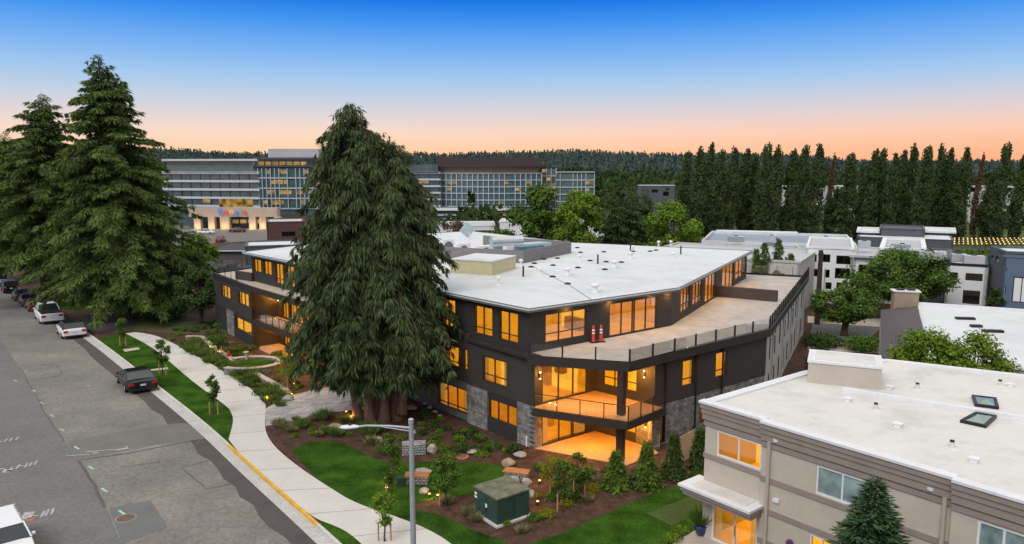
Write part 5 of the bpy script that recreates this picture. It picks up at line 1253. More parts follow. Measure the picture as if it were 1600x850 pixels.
# right hand side houses
block('town_house', 'white row house with two rows of dark windows beside the pole', 1258, 1332, 101, 16, 386, M_wh, None, ((1286, 397, 1297, 410), (1307, 399, 1331, 413.5), (1305, 418.5, 1331, 436), (1288, 421, 1296, 434), (1268, 398, 1276, 409), (1270, 420, 1278, 432), (1290, 441, 1299, 452), (1307, 441, 1320, 453)))
block('town_house', 'white stepped house under the tree with a grey roof lip', 1333, 1376, 96, 11, 399, M_wh, M_groof, ((1342, 413, 1362, 430), (1366, 412, 1373, 424), (1342, 436, 1358, 450)), over=.5, over_m=M_groof)
block('town_house', 'white house with a wide grey roof beside the slate one', 1376, 1441, 100, 16, 388, M_wh, M_groof, ((1425, 415, 1438, 424), (1384, 405, 1398, 415), (1404, 406, 1418, 416), (1425, 430, 1438, 442)), over=.3)
block('slate_house', 'slate grey house with orange lit balcony rooms', 1437, 1482, 94, 11, 401, M_dgrey, M_groof, ((1441, 409, 1456, 424), (1462, 414, 1476, 427, 'lit'), (1458, 436, 1474, 450, 'lit'), (1441, 434, 1452, 447, 'lit')), over=.35)
wh = block('town_house', 'white square house with two small teal windows and a large one below', 1479, 1543, 91, 11, 412, M_wh, M_groof, ((1481.5, 425, 1496, 438), (1509, 426.5, 1535, 439.5), (1505, 453, 1530, 476)), gm=glass('teal_glass', (.16, .27, .25), 1.0), over_m=M_black)
block('slate_house', 'tall dark slate house behind the white square one', 1545, 1568, 90, 18, 388, M_dgrey, M_roof, ((1549, 397, 1552, 407), (1556, 399, 1560, 412), (1547, 448, 1552, 456, 'lit')), slant=-6)
block('blue_house', 'blue grey house at the right edge with a white panel', 1566, 1640, 84, 12, 400, M_blueh, M_groof, ((1570, 418, 1573, 424), (1568, 447, 1571, 458), (1584, 432, 1608, 474)), gm=M_white)
block('penthouse', 'long dark grey penthouse block with white side roofs', 1336, 1486, 122, 14, 372, M_dgrey, M_roof, par=.1)
block('penthouse', 'dark raised box on the dark penthouse', 1370, 1440, 124, 8, 356.5, M_dgrey, M_dgrey, z0=3.5)
block('penthouse', 'white topped wing right of the raised dark box', 1441, 1482, 126, 9, 361, M_dgrey, M_roof, z0=3.5, over=.6, over_m=M_roof)
block('penthouse', 'white topped wing left of the raised dark box', 1339, 1369, 126, 9, 361, M_dgrey, M_roof, z0=3.5, over=.4, over_m=M_roof)
block('long_building', 'very long low white building with a pale parapet in front of the poplars', 1095, 1336, 124, 20, 379, M_wh, mat('blue_grey_sheet', (.25, .29, .36), .7, .12, .2), over_m=M_roof, par=.5)
block('long_building', 'pale strip roof behind the long low white building', 1115, 1245, 148, 8, 365.5, M_wh, M_roof)
block('grey_roofed_building', 'flat blue grey roofed building beyond the terrace trees', 1165, 1262, 108, 15, 396, M_lgrey, mat('blue_grey_sheet', (.25, .29, .36)), slant=-2)
blk = block('side_building', 'narrow building with a pale side wall just beyond the terrace corner', 1250, 1278, 90, 20, 398, M_lgrey, M_groof, slant=14)
for i_, (px, py, z_, lab) in enumerate(((1350, 386, 7.5, 'grey roof unit nearest the slate penthouse'), (1409, 391, 7.2, 'small roof unit over the wide grey roof'), (1454, 404, 7.6, 'roof unit on the slate house'), (1497, 408, 7.6, 'roof unit beside the thick roof pipe'), (1521, 411, 7.6, 'roof unit at the right of the white square house'), (1150, 377, 6.5, 'roof unit on the long low white building, left one'), (1205, 376, 6.5, 'roof unit on the long low white building, middle one'), (1290, 378, 6.5, 'roof unit on the long low white building, right one'))):
    x, y = at(px, py, z_); t = thing('roof_unit', lab, 'roof machine', (x, y, z_), 0, 'small machines on the far roofs'); q = MB(); q.box((x, y, z_ + .4), (1.5 + i_ % 3 * .5, 1.0, .9), R(-20)); q.build('casing', M_metal if i_ % 2 else M_groof, t, bevel=.04)
    q = MB(); q.tube([(x, y, z_ + .85), (x, y, z_ + .95)], .3, 12); q.build('fan', M_black, t)
btree(1320, 462, 434, 16, 91, 'small clipped green tree before the white row house', M_mid, Y=93, leaf=.25, n=1500, bottom=.1, tr=.12)
btree(1337, 466, 432, 20, 92, 'dark bushy tree beside the clipped green one', M_darkleaf, Y=92, leaf=.25, n=1800, bottom=.05, tr=.12)
btree(1556, 480, 448, 30, 93, 'dark green bush between the slate house and the blue house', M_darkleaf, Y=82, leaf=.25, n=2000, bottom=.05, tr=.12)
# utility pole
x, y = at(1279, 470); x, y = xat(1281, 86), 86; t = thing('utility_pole', 'dark brown utility pole beside the pale side wall', 'utility pole', (x, y, 0))
q = MB(); q.tube([(x, y, 0), (x, y, zat(1285, 391, y))], [.32, .24], 10); q.build('pole', mat('creosote_wood', (.05, .03, .026), .9, .2, 2), t)
q = MB(); q.box((x, y, zat(1285, 397, y)), (1.6, .14, .16), R(50)); q.build('crossarm', mat('creosote_wood', (.05, .03, .026)), t)
q = MB(); q.tube([(x + .5, y - .2, 0), (x + .5, y - .2, 6.5)], .07, 8); q.build('conduit', M_metal, t)
# the flat white roofed house with brown pitched roof and chimney
hz_ = thing('low_house', 'low house with a big white flat roof, brown pitched metal roof and chimney', 'house', (36, 58, 0))
zz = 4.2
a0 = at(1434, 476, zz); a1 = at(1700, 494, zz); a2 = at(1700, 590, zz); a3 = at(1450, 560, zz)
q = MB(); q.prism([a3, a2, a1, a0], 0, zz - .2); q.build('wall', M_stucco, hz_); q = MB(); q.prism([a3, a2, a1, a0], zz - .19, zz); q.build('roof', M_roof, hz_)
one('parapet', M_cap, hz_, lambda q: q.seg(a0, a1, zz + .002, zz + .28, .25), lambda q: q.seg(a3, a2, zz + .002, zz + .14, .2))
e0 = at(1376, 484, 3.3); e1 = at(1376, 560, 2.6); q = MB(); r_ = mat('brown_standing_seam', (.085, .072, .078), .6, .08, 1); lines(r_, 0, .42, .1, .6)
e2 = at(1433, 478, zz + .35); e3 = at(1452, 545, zz + .2)
q.add([(*e0, 3.3), (*e1, 2.6), (*e3, zz + .2), (*e2, zz + .35), (*e0, 3.1), (*e1, 2.4), (*e3, zz), (*e2, zz + .15)], [(0, 1, 2, 3), (4, 7, 6, 5), (0, 4, 5, 1), (1, 5, 6, 2), (2, 6, 7, 3), (3, 7, 4, 0)]); q.build('pitched_roof', r_, hz_)
q = MB(); q.prism([e0, e1, e3, e2], 0, 2.4); q.build('wall', M_stucco, hz_)
c0 = at(1413, 478, zz - .2); q = MB(); q.box((c0[0], c0[1], zz + .2), (2.3, 1.1, 2.2), R(-12)); ch = q.build('chimney', mat('tan_siding', (.30, .235, .17), .8, .08, 1.5), hz_)
q = MB(); q.box((c0[0], c0[1], zz + 1.38), (2.6, 1.3, .14), R(-12)); q.build('cap', M_cap, ch); q = MB(); q.box((c0[0] - .5, c0[1] + .1, zz + 1.52), (.7, .7, .12), R(-12)); q.build('flue', M_black, ch); q = MB(); q.box((c0[0] + .5, c0[1] - .1, zz + 1.52), (.7, .7, .12), R(-12)); q.build('flue', M_black, ch)
for (x, y) in ((1508, 499), (1525, 511), (1551, 519)):
    p = at(x, y, zz); q = MB(); q.box((*p, zz + .1), (1.6 if x != 1525 else .9, .5, .2), R(-8)); tag(q.build('roof_hatch', M_black), {1508: 'long dark slot on the white flat roof behind the bright trees', 1525: 'small dark square hatch on the white flat roof', 1551: 'dark hatch low on the white flat roof, right of the others'}[x], 'roof hatch')
# side street
q = MB(); q.prism([at(*p) for p in ((1262, 540), (1350, 540), (1376, 512), (1270, 505))], -.1, .012); struct('side_street', q, M_greyroad)
q = MB(); q.prism([at(*p) for p in ((1262, 548), (1376, 552), (1376, 542), (1262, 541))], -.1, .02); struct('side_pavement', q, M_conc)
q = MB(); q.prism([at(*p) for p in ((1262, 504), (1376, 511), (1376, 498), (1262, 494))], -.1, .02); struct('side_pavement', q, M_conc)
x, y = at(1290, 517); 
for i, (px, py, lab, m) in enumerate(((1298, 500, 'round yellow green bush across the side street', M_bright), (1285, 542, 'low dark bush beside the side street pavement', M_darkleaf), (1345, 548, 'low green hedge right of the side street', M_mid))): shrub('round_bush', lab, 'bush', at(px, py), 2.4, 2.2, i, m, .3, 1600)
# string lights over the far garden
x0, x1 = xat(1490, 160), xat(1640, 160); rows = MB(); wires = MB()
t = thing('string_lights', 'rows of warm string lights hung over the garden in front of the poplars', 'string lights', (x0, 160, 0))
for r_i in range(4):
    yy = 152 + r_i * 4.0; zz_ = 2.9
    wires.tube([(xat(1488, yy), yy, zz_), (x1 + 4, yy, zz_)], .03, 4)
    for k in range(26): rows.box((xat(1488, yy) + k * .93, yy + .1, zz_ - .12 + .05 * math.sin(k)), (.16, .16, .16))
t_m = lit('bulb_glow', (1, .60, .2), 2.6, .1)
wr_ = wires.build('wire', M_black, t); bl = rows.build('bulb', t_m, t); bl['kind'] = 'stuff'
q = MB(); [q.tube([(xx, 150, 0), (xx, 150, 3.1)], .08, 6) for xx in (x0,)]; q.build('post', M_black, t)
tag(leaves('hedge', np.stack([np.random.default_rng(2).uniform(x0 - 8, x1, 6000), np.random.default_rng(3).uniform(140, 148, 6000), np.random.default_rng(4).uniform(0, 1.6, 6000)], 1), np.random.default_rng(5).normal(0, 1, (6000, 3)) + np.array([0, 0, 1]), np.random.default_rng(6).normal(0, 1, (6000, 3)), .8, .5, M_mid, None, None, 7), 'long green hedge below the string lights', 'hedge')
# left: dark shingle roofs beyond the far wing
def gable(name, lab, px0, px1, Y, depth, yeave, yridge, wm, rm):
    A = (xat(px1, Y), Y); B = (xat(px0, Y), Y); ze = zat(px0, yeave, Y); zr = zat(px0, yridge, Y + depth / 2)
    t = thing(name, lab, 'house', ((A[0] + B[0]) / 2, Y, 0)); q = MB(); q.prism([A, B, (B[0], Y + depth), (A[0], Y + depth)], 0, ze - .1); q.build('wall', wm, t)
    q = MB(); o = .6; i_ = depth * .4
    v = [(B[0] - o, Y - o, ze), (A[0] + o, Y - o, ze), (A[0] + o, Y + depth + o, ze), (B[0] - o, Y + depth + o, ze), (B[0] + i_, Y + depth / 2, zr), (A[0] - i_, Y + depth / 2, zr)]
    q.add(v, [(0, 1, 5, 4), (1, 2, 5), (2, 3, 4, 5), (3, 0, 4), (3, 2, 1, 0)]); q.build('roof', rm, t)
    q = MB(); q.seg((A[0] + o, Y - o), (B[0] - o, Y - o), ze - .16, ze + .03, .08, .08); q.build('gutter', M_cap, t); return t
gable('low_house', 'house with a low dark hipped roof just left of the far wing', 288, 352, 108, 14, 437, 408, mat('tan_siding', (.30, .235, .17)), M_shing)
gable('low_house', 'small dark roofed house beyond the low hipped roof', 332, 402, 150, 12, 391, 379, M_dgrey, M_shing)
gable('low_house', 'dark roofed house nearer the busy junction', 398, 452, 132, 10, 388, 379, M_dgrey, M_shing)
block('flat_roofed_shop', 'small dark brick red shop with a flat roof left of the cedar', 420, 478, 170, 12, 346, mat('maroon_wall', (.10, .055, .05), .8, .1, 1), M_groof, ((440, 362, 462, 369),))
block('flat_roofed_shop', 'long low pale roof just beyond the far wing', 385, 470, 125, 9, 383, M_dgrey, M_roof)
# ---------------- offices far behind ----------------
M_offw = mat('office_white_panel', (.52, .55, .60), .6, .05, .3); M_offg = mat('office_glass', (.07, .105, .12), .15, .25, .5, spec=.8); M_offt = mat('teal_office_glass', (.07, .135, .145), .15, .2, .5, spec=.8)
M_offlit = lit('office_lit_room', (.8, .5, .2), .42, .5, .35)
M_sand = mat('sandstone', (.46, .37, .29), .8, .08, .4)
def office(name, lab, px0, px1, Y, depth, ytop, ybot, floors, style, slant=0, curve=0, litn=8, seed=0, ground=True):
    rr = random.Random(seed); YA, YB = Y, Y + slant; n = 10 if curve else 1
    pts = []
    for k in range(n + 1):
        f = k / n; px = px1 + (px0 - px1) * f; yy = YB + (YA - YB) * f - curve * math.sin(math.pi * f); pts.append((xat(px, yy), yy))
    zt = zat((px0 + px1) / 2, ytop, (YA + YB) / 2); zb = max(0, zat((px0 + px1) / 2, ybot, (YA + YB) / 2)); fh = (zt - zb) / floors
    t = thing(name, lab, 'office building', (pts[n // 2][0], pts[n // 2][1], 0))
    back = [(pts[-1][0] * (1 + depth / Y), pts[-1][1] + depth), (pts[0][0] * (1 + depth / Y), pts[0][1] + depth)]
    core = inset(pts + back, .35)
    q = MB(); q.prism(core, 0 if ground else zb, zt - .3); q.build('glass_wall', M_offt if style == 'fin' else M_offg, t)
    sp, fins, lits = MB(), MB(), []
    for f in range(floors + 1):
        z = zb + f * fh; h_ = fh * (.27 if style == 'band' else .12)
        for a, b in zip(pts, pts[1:]): sp.seg(a, b, z - h_ * .5, z + h_ * .5, .5, 0)
        sp.seg(pts[-1], back[0], z - h_ * .5, z + h_ * .5, .5); sp.seg(back[1], pts[0], z - h_ * .5, z + h_ * .5, .5)
    for a, b in zip(pts, pts[1:]):
        u, L = unit(a, b); k = max(2, int(L / (1.6 if style == 'fin' else 3.2)))
        for j in range(k):
            p0 = L * j / k
            if style == 'fin' and rr.random() < .93: fins.seg(along(a, b, p0), along(a, b, p0 + .24), zb + .3, zt - .25, .4, .28)
            elif style != 'fin': fins.seg(along(a, b, p0), along(a, b, p0 + .12), zb + .3, zt - .25, .2, -.2)
            for f in range(floors):
                if rr.random() < litn / 100: lits.append((along(a, b, p0 + .4), along(a, b, min(L, p0 + L / k * rr.choice((1, 1, 2)))), zb + f * fh + fh * .42, zb + f * fh + fh * .82, .05, -.28))
    sp.build('floor_band', M_offw, t); fins.build('fin' if style == 'fin' else 'mullion', M_offw if style == 'fin' else M_black, t)
    for l_ in lits: q_ = MB(); q_.seg(*l_); q_.build('lit_window', M_offlit, t)
    q = MB(); q.prism(pts + back, zt - .2, zt + .25); q.build('roof', M_groof, t)
    return t, pts, back, zt
t, pts, back, zt = office('office_block', 'white banded glass office block with a sandstone arcade, left of the cedar', 262, 411, 236, 40, 270, 322, 4, 'band', slant=-6, litn=5, seed=2)
q = MB(); q.prism(inset(pts + back, 1.5), zt + .2, zt + 3.6); q.build('top_storey', M_offt, t); q = MB(); q.prism(inset(pts + back, .3), zt + 3.6, zt + 4.2); q.build('top_roof', M_offw, t)
q = MB(); zq = zat(300, 249, 240); q.box((xat(302, 245), 252, zq - 1.5), (9, 7, 3.2), 0); q.build('plant_room', mat('grey_panel', (.135, .132, .125)), t)
Yp = 222; zpod = zat(370, 325, Yp)
q = MB(); q.seg((xat(437, Yp), Yp), (xat(300, Yp), Yp), zpod - 2.6, zpod, 3); q.build('arcade_beam', M_sand, t)
lp = MB()
for px in (308, 330, 351, 394, 410, 433):
    x = xat(px, Yp, 345); q = MB(); q.box((x, Yp + .9, (zpod - 2.6) / 2), (1.9 if px != 351 else 2.8, 1.8, zpod - 2.6)); q.build('pillar', M_sand, t); point('uplight', (x, Yp - 1.2, .8), 160, (1, .62, .28), .3, t)
q = MB(); q.seg((xat(432, Yp + 5), Yp + 5), (xat(300, Yp + 5), Yp + 5), 0, zpod - .5, .3); q.build('arcade_glass', M_offg, t)
q = MB(); 
rr = random.Random(4)
for k in range(10): x = xat(312 + k * 12, Yp + 4.6); q = MB(); q.box((x, Yp + 4.6, rr.choice((2, 5.5))), (1.8, .1, 1.1)); q.build('lit_window', M_offlit, t)
q = MB(); q.seg((xat(400, Yp + 2), Yp + 2), (xat(348, Yp + 2), Yp + 2), zpod + .2, zpod + 2.6, .2); q.build('lit_terrace', lit('lit_terrace_glow', (.7, .42, .10), .38, .8, .5), t)
# coloured letters over the arcade
cols = [(.05, .18, .75), (.75, .04, .03), (.85, .45, .02), (.05, .18, .75), (.03, .42, .10), (.75, .04, .03)]
sg_ = thing('letter_sign', 'row of lit coloured letters on the sandstone beam of the arcade', 'sign', (xat(367, Yp - .5), Yp - .5, zpod - 1.8))
xo = 0
for chx, c, adv in zip('Google', cols, (1.95, 1.55, 1.55, 1.55, .8, 1.5)):
    cu = bpy.data.curves.new('letter', 'FONT'); cu.body = chx; cu.size = 2.5; cu.extrude = .08; o = bpy.data.objects.new('letter', cu); COL.objects.link(o)
    dg = bpy.context.evaluated_depsgraph_get(); me = bpy.data.meshes.new_from_object(o.evaluated_get(dg)); bpy.data.objects.remove(o)
    o = bpy.data.objects.new('letter', me); COL.objects.link(o); me.materials.clear(); me.materials.append(lit('letter_glow_%d' % cols.index(c), c, 1.1, .02)); o.parent = sg_; o.rotation_euler = (R(90), 0, 0); o.location = (-4.3 + xo, 0, 0); xo += adv
t, pts, back, zt = office('office_block', 'finned glass office with lit floors, partly hidden by the cedar', 404, 520, 292, 40, 262, 326, 4, 'fin', litn=30, seed=3)
q = MB(); q.prism(inset(pts + back, 1.2), zt + .2, zt + 3.2); q.build('top_storey', M_offg, t); q = MB(); q.prism(inset(pts + back, -.4), zt + 3.2, zt + 3.9); q.build('top_roof', M_dgrey, t)
q = MB(); 
for k in range(7): q = MB(); q.box((xat(414 + k * 11, 292), 293, zt + 1.6), (2.2, .2, 1.4)); q.build('lit_window', M_offlit, t)
q = MB(); q.box((xat(462, 300), 308, zt + 5.6), (20, 10, 3.6)); q.build('plant_room', M_groof, t)
t, pts, back, zt = office('office_block', 'wide curved office with pale fins and a dark roof crown behind the cedar', 683, 846, 300, 45, 271, 322, 5, 'fin', curve=5, litn=7, seed=5)
q = MB(); q.prism(inset(pts + back, 1.5), zt + .2, zt + 2.6); q.build('top_storey', mat('tan_siding', (.30, .235, .17)), t); q = MB(); q.prism(inset(pts + back, -.8), zt + 2.6, zt + 3.3); q.build('roof_crown', mat('brown_fence_board', (.06, .045, .042)), t)
q = MB(); q.box((xat(765, 318), 325, zt + 4.6), (44, 16, 3.6)); q.build('plant_room', mat('brown_fence_board', (.06, .045, .042)), t)
t, pts, back, zt = office('office_block', 'right hand office wing with pale fins beside the light green trees', 868, 927, 306, 40, 270, 326, 5, 'fin', litn=3, seed=6)
t, pts, back, zt = office('office_block', 'white banded corner office just right of the cedar', 640, 690, 296, 40, 270, 322, 5, 'band', litn=4, seed=7)
q = MB(); q.prism(inset(pts + back, .8), zt + .2, zt + 3.2); q.build('top_storey', M_offg, t)
t, pts, back, zt = office('office_block', 'low podium with orange lit ground floor below the curved office', 650, 800, 268, 20, 330, 352, 2, 'band', litn=32, seed=8)
t, pts, back, zt = office('office_block', 'narrow dark link between the two finned offices', 846, 868, 312, 40, 262, 326, 5, 'fin', litn=18, seed=9)
block('flat_roofed_shop', 'white low building with dark windows behind the screen wall', 683, 775, 150, 12, 352, M_wh, M_groof, ((700, 362, 735, 372), (742, 360, 768, 372)))
block('flat_roofed_shop', 'long white roof seen between the green trees', 780, 945, 190, 12, 346, M_wh, M_roof, ((900, 352, 918, 366),))
block('apartment_block', 'grey and white apartments just left of the poplar row', 992, 1052, 240, 20, 290, M_dgrey, M_groof, ((1018, 296, 1028, 301, 'lit'), (1036, 299, 1045, 306), (1040, 294, 1046, 297, 'lit')))
block('apartment_block', 'pale apartments seen between the poplars, left of the brown one', 1215, 1300, 262, 16, 291, M_lgrey, M_groof, ((1225, 290, 1232, 297), (1240, 290, 1247, 297), (1262, 290, 1270, 297, 'lit')))
block('apartment_block', 'pale apartments seen between the poplars, right of the first brown one', 1300, 1345, 260, 16, 291, M_lgrey, M_groof, ((1306, 296, 1312, 303), (1318, 296, 1326, 303), (1332, 296, 1338, 303)))
block('apartment_block', 'grey apartments behind the right end of the poplars', 1500, 1640, 250, 16, 292, M_lgrey, M_groof, ((1515, 292, 1523, 300), (1545, 292, 1550, 300, 'lit'), (1570, 292, 1580, 300), (1590, 292, 1596, 300)))
# busy junction on the left, paved
q = MB(); q.prism([at(*p) for p in ((270, 384), (470, 372), (500, 352), (270, 352))], -.3, .04); struct('junction_road', q, mat('mid_asphalt', (.148, .143, .135)))
q = MB(); q.prism([at(*p) for p in ((1270, 382), (1600, 382), (1600, 330), (1290, 330))], -.3, .05); struct('park_grass', q, M_lawn2)
# town trees in the middle distance, a mass
def avoid(x, y):
    px = 800 + F * x / y * 1.0; return (y < 340) & (((px > 255) & (px < 540)) | ((px > 640) & (px < 935)) & (y > 240)) | ((y < 262) & (px > 985) & (px < 1060)) | ((y < 208) & (px > 1040))
wood('town_trees', 2100, 340, 900, 9, leafmat('town_leaves', (.018, .040, .016), (.065, .095, .032), scale=.03), 6, 12, 'band of mixed trees between the offices and the hills', cone=.3, pw=.7)
wood('town_trees', 520, 175, 340, 10, leafmat('town_leaves', (.018, .040, .016), (.065, .095, .032)), 4, 8, 'mixed trees around the offices and behind the poplars', cone=.15, avoid=avoid)
# ---------------- vehicles ----------------
M_tyre = mat('tyre_rubber', (.015, .015, .016), .9, .1, 4); M_rim = mat('alloy', (.40, .41, .43), .3, .1, 6, metal=.7)
M_cglass = mat('car_glass', (.02, .03, .038), .06, .2, 1, spec=.8); M_red = mat('tail_lamp_red', (.42, .012, .012), .25, .1, 5); M_plate = mat('number_plate', (.60, .62, .66), .5, .08, 30)
M_redlit = lit('brake_glow', (1, .05, .03), 1.0, .1)
def car(name, label, L, Wd, Hh, paint, kind='sedan', roofm=None, group='cars parked along the kerb', loc=(0, 0), rz=0, tail=None, cat='car'):
    """local x forward; lofted body of cross sections"""
    t = thing(name, label, cat, (0, 0, 0), 0, group)
    sill = .22; belt = Hh * (.60 if kind == 'sedan' else .62)
    prof = {  # (x fraction from rear, deck height, half width factor)
        'sedan': [(0, .62, .80), (.02, .66, .88), (.06, .70, .95), (.22, .69, 1.0), (.5, .66, 1.0), (.74, .66, .99), (.90, .60, .95), (.97, .52, .86), (1, .42, .74)],
        'hatch': [(0, .52, .84), (.02, .62, .90), (.05, .64, .96), (.3, .64, 1.0), (.6, .64, 1.0), (.78, .63, .98), (.92, .56, .94), (.98, .48, .86), (1, .40, .76)],
        'suv': [(0, .52, .86), (.015, .60, .92), (.04, .62, .97), (.3, .62, 1.0), (.6, .61, 1.0), (.76, .61, .99), (.92, .55, .95), (.98, .48, .88), (1, .40, .78)],
        'pickup': [(0, .58, .92), (.01, .60, .97), (.05, .60, .99), (.3, .60, 1.0), (.6, .60, 1.0), (.78, .59, .99), (.94, .55, .96), (.99, .48, .90), (1, .42, .82)]}[kind]
    q = MB(); rings = []
    for fx, fh, fw in prof:
        x = -L / 2 + L * fx; h = Hh * fh; w = Wd / 2 * fw; lo = sill + (.16 if fx < .02 or fx > .98 else 0)
        ring = [(x, -w * .86, lo), (x, -w * .99, lo + .14), (x, -w, lo + (h - lo) * .5), (x, -w * .985, h - .10), (x, -w * .93, h - .02), (x, -w * .55, h + .015), (x, w * .55, h + .015), (x, w * .93, h - .02), (x, w * .985, h - .10), (x, w, lo + (h - lo) * .5), (x, w * .99, lo + .14), (x, w * .86, lo)]
        rings.append(ring)
    n = 12
    for r in rings: q.v += r
    for i in range(len(rings) - 1):
        for k in range(n): q.f.append((i * n + k, i * n + (k + 1) % n, (i + 1) * n + (k + 1) % n, (i + 1) * n + k)); q.m.append(0)
    q.f.append(tuple(range(n))); q.m.append(0); e = (len(rings) - 1) * n; q.f.append(tuple(e + k for k in range(n))[::-1]); q.m.append(0)
    b = q.build('body', paint, t, world=False, smooth=True); sm = b.modifiers.new('edge', 'EDGE_SPLIT'); sm.split_angle = R(38)
    # cabin: glasshouse and roof
    cab = {'sedan': (.10, .73, .33, .55), 'hatch': (.03, .70, .12, .56), 'suv': (.02, .72, .07, .58), 'pickup': (.47, .82, .51, .71)}[kind]
    x0, x1, x2, x3 = [-L / 2 + L * f for f in cab]; zb = Hh * (.66 if kind in ('sedan',) else .615) - .01; zt_ = Hh - .05
    wb, wt = Wd / 2 * .93, Wd / 2 * .74
    q = MB(); q.add([(x0, -wb, zb), (x1, -wb, zb), (x1, wb, zb), (x0, wb, zb), (x2, -wt, zt_), (x3, -wt, zt_), (x3, wt, zt_), (x2, wt, zt_)], [(0, 1, 5, 4), (2, 3, 7, 6), (3, 0, 4, 7), (1, 2, 6, 5), (4, 5, 6, 7), (3, 2, 1, 0)])
    q.build('windows', M_cglass, t, world=False)
    q = MB(); xr = (x2 - .06, x3 + .1); ws = wt + .02
    q.add([(xr[0], -ws, zt_ - .03), (xr[1], -ws, zt_ - .03), (xr[1], ws, zt_ - .03), (xr[0], ws, zt_ - .03), (xr[0] + .08, -ws * .9, zt_ + .05), (xr[1] - .12, -ws * .9, zt_ + .05), (xr[1] - .12, ws * .9, zt_ + .05), (xr[0] + .08, ws * .9, zt_ + .05)], [(0, 1, 5, 4), (1, 2, 6, 5), (2, 3, 7, 6), (3, 0, 4, 7), (4, 5, 6, 7), (3, 2, 1, 0)])
    q.build('roof', roofm or paint, t, world=False, bevel=.03)
    q = MB()
    for s in (-1, 1):   # pillars
        for a_, b_ in (((x0, s * wb, zb), (x2, s * wt, zt_)), ((x1, s * wb, zb), (x3, s * wt, zt_)), (((x0 + x1) / 2, s * wb, zb), ((x2 + x3) / 2, s * wt, zt_))): q.tube([a_, b_], .045, 5)
    q.build('pillars', paint if kind != 'hatch' else (roofm or paint), t, world=False)
    for sx in (-.30, .30):
        for s in (-1, 1):
            cx_, cy_ = L * sx, s * (Wd / 2 - .10); r_ = .33 if kind in ('sedan', 'hatch') else .38
            q = MB(); q.tube([(cx_, cy_ - s * .12, r_), (cx_, cy_ + s * .10, r_), (cx_, cy_ + s * .115, r_)], [r_, r_, r_ * .9], 20); w = q.build('wheel', M_tyre, t, world=False)
            q = MB(); q.tube([(cx_, cy_ + s * .10, r_), (cx_, cy_ + s * .128, r_)], [r_ * .66, r_ * .6], 16); q.build('rim', M_rim, w, world=False)
    hz2 = Hh * (.52 if kind == 'sedan' else .48)
    for s in (-1, 1):
        q = MB(); q.box((-L / 2 + .05, s * Wd * .36, hz2), (.16, Wd * .17, .17 if kind == 'sedan' else .24), 0); q.build('tail_lamp', tail or M_red, t, world=False, bevel=.02)
        q = MB(); q.box((x1 - .25, s * (Wd / 2 + .06), zb + .05), (.16, .16, .12), 0); q.build('mirror', paint, t, world=False, bevel=.02)
    q = MB(); q.box((-L / 2 - .01, 0, hz2 - .08), (.04, .42, .14), 0); q.build('number_plate', M_plate, t, world=False)
    q = MB(); q.box((-L / 2 + .1, 0, .30), (.3, Wd * .84, .2), 0); q.build('bumper', M_black if kind != 'sedan' else paint, t, world=False, bevel=.04)
    if kind == 'pickup':
        q = MB(); q.box((-L * .5 + .24 * L, 0, Hh * .625), (L * .43, Wd * .86, .06), 0); q.build('bed_cover', M_black, t, world=False)
    t.location = (loc[0], loc[1], ROAD + .01); t.rotation_euler = (0, 0, rz); return t
M_cblack = mat('black_car_paint', (.006, .007, .010), .22, .1, 2, spec=.45); M_cwhite = mat('white_car_paint', (.70, .71, .74), .25, .03, 2, spec=.6); M_cgrey = mat('grey_car_paint', (.06, .065, .07), .25, .1, 2, spec=.7); M_cred = mat('dark_red_car_paint', (.10, .018, .018), .25, .1, 2, spec=.7)
def kdir(px, py):
    p = at(px, py); i = min(range(1, len(K) - 1), key=lambda i: math.hypot(K[i][0] - p[0], K[i][1] - p[1])); u, _ = unit(K[i - 1], K[i + 1]); return math.atan2(u[1], u[0]), i
def park(px, py, d, **kw):
    """park d metres out from the kerb at the kerb point nearest to a photo pixel"""
    a, i = kdir(px, py); p = offs(K, -d)[i]; q = at(px, py, ROAD); u = (math.cos(a), math.sin(a)); s = (q[0] - p[0]) * u[0] + (q[1] - p[1]) * u[1]
    return car(loc=(p[0] + u[0] * s, p[1] + u[1] * s), rz=a - R(3), **kw)
park(203, 604, 1.25, name='parked_car', label='black sedan parked alone beside the verge lawn', L=5.5, Wd=2.4, Hh=1.5, paint=M_cblack)
park(106, 524, 1.45, name='parked_car', label='small white hatchback with a black roof, at the end of the parked row', L=4.9, Wd=2.4, Hh=1.72, paint=M_cwhite, kind='hatch', roofm=M_cblack)
park(76, 500, 1.6, name='pickup_truck', label='white pickup truck with a dark bed cover ahead of the white hatchback', L=6.3, Wd=2.45, Hh=2.05, paint=M_cwhite, kind='pickup', cat='truck')
park(46, 484, 1.5, name='parked_car', label='dark red tailed sedan just ahead of the white pickup', L=4.7, Wd=1.85, Hh=1.45, paint=M_cred)
park(38, 476, 1.5, name='parked_car', label='dark car half hidden by the fir branches, second ahead of the pickup', L=4.6, Wd=1.85, Hh=1.5, paint=M_cgrey)
park(28, 468, 1.5, name='parked_car', label='grey car under the fir branches, third ahead of the pickup', L=4.6, Wd=1.85, Hh=1.5, paint=M_cgrey)
park(9, 456, 1.5, name='parked_car', label='large black car under the fir near the left edge', L=4.9, Wd=1.95, Hh=1.8, paint=M_cblack, kind='suv')
park(-6, 446, 1.6, name='parked_car', label='pale blue car cut by the left edge, furthest up the kerb', L=4.9, Wd=1.95, Hh=1.9, paint=mat('silver_car_paint', (.36, .42, .48), .25, .05, 2), kind='suv')
sx_, sy_ = at(8, 816, 1.6)
car('moving_car', 'white car with bluish windscreen cut by the bottom left corner', 4.7, 1.9, 1.62, M_cwhite, 'suv', group=None, loc=(sx_ - .35 * math.cos(R(312)), sy_ - .35 * math.sin(R(312))), rz=R(312))
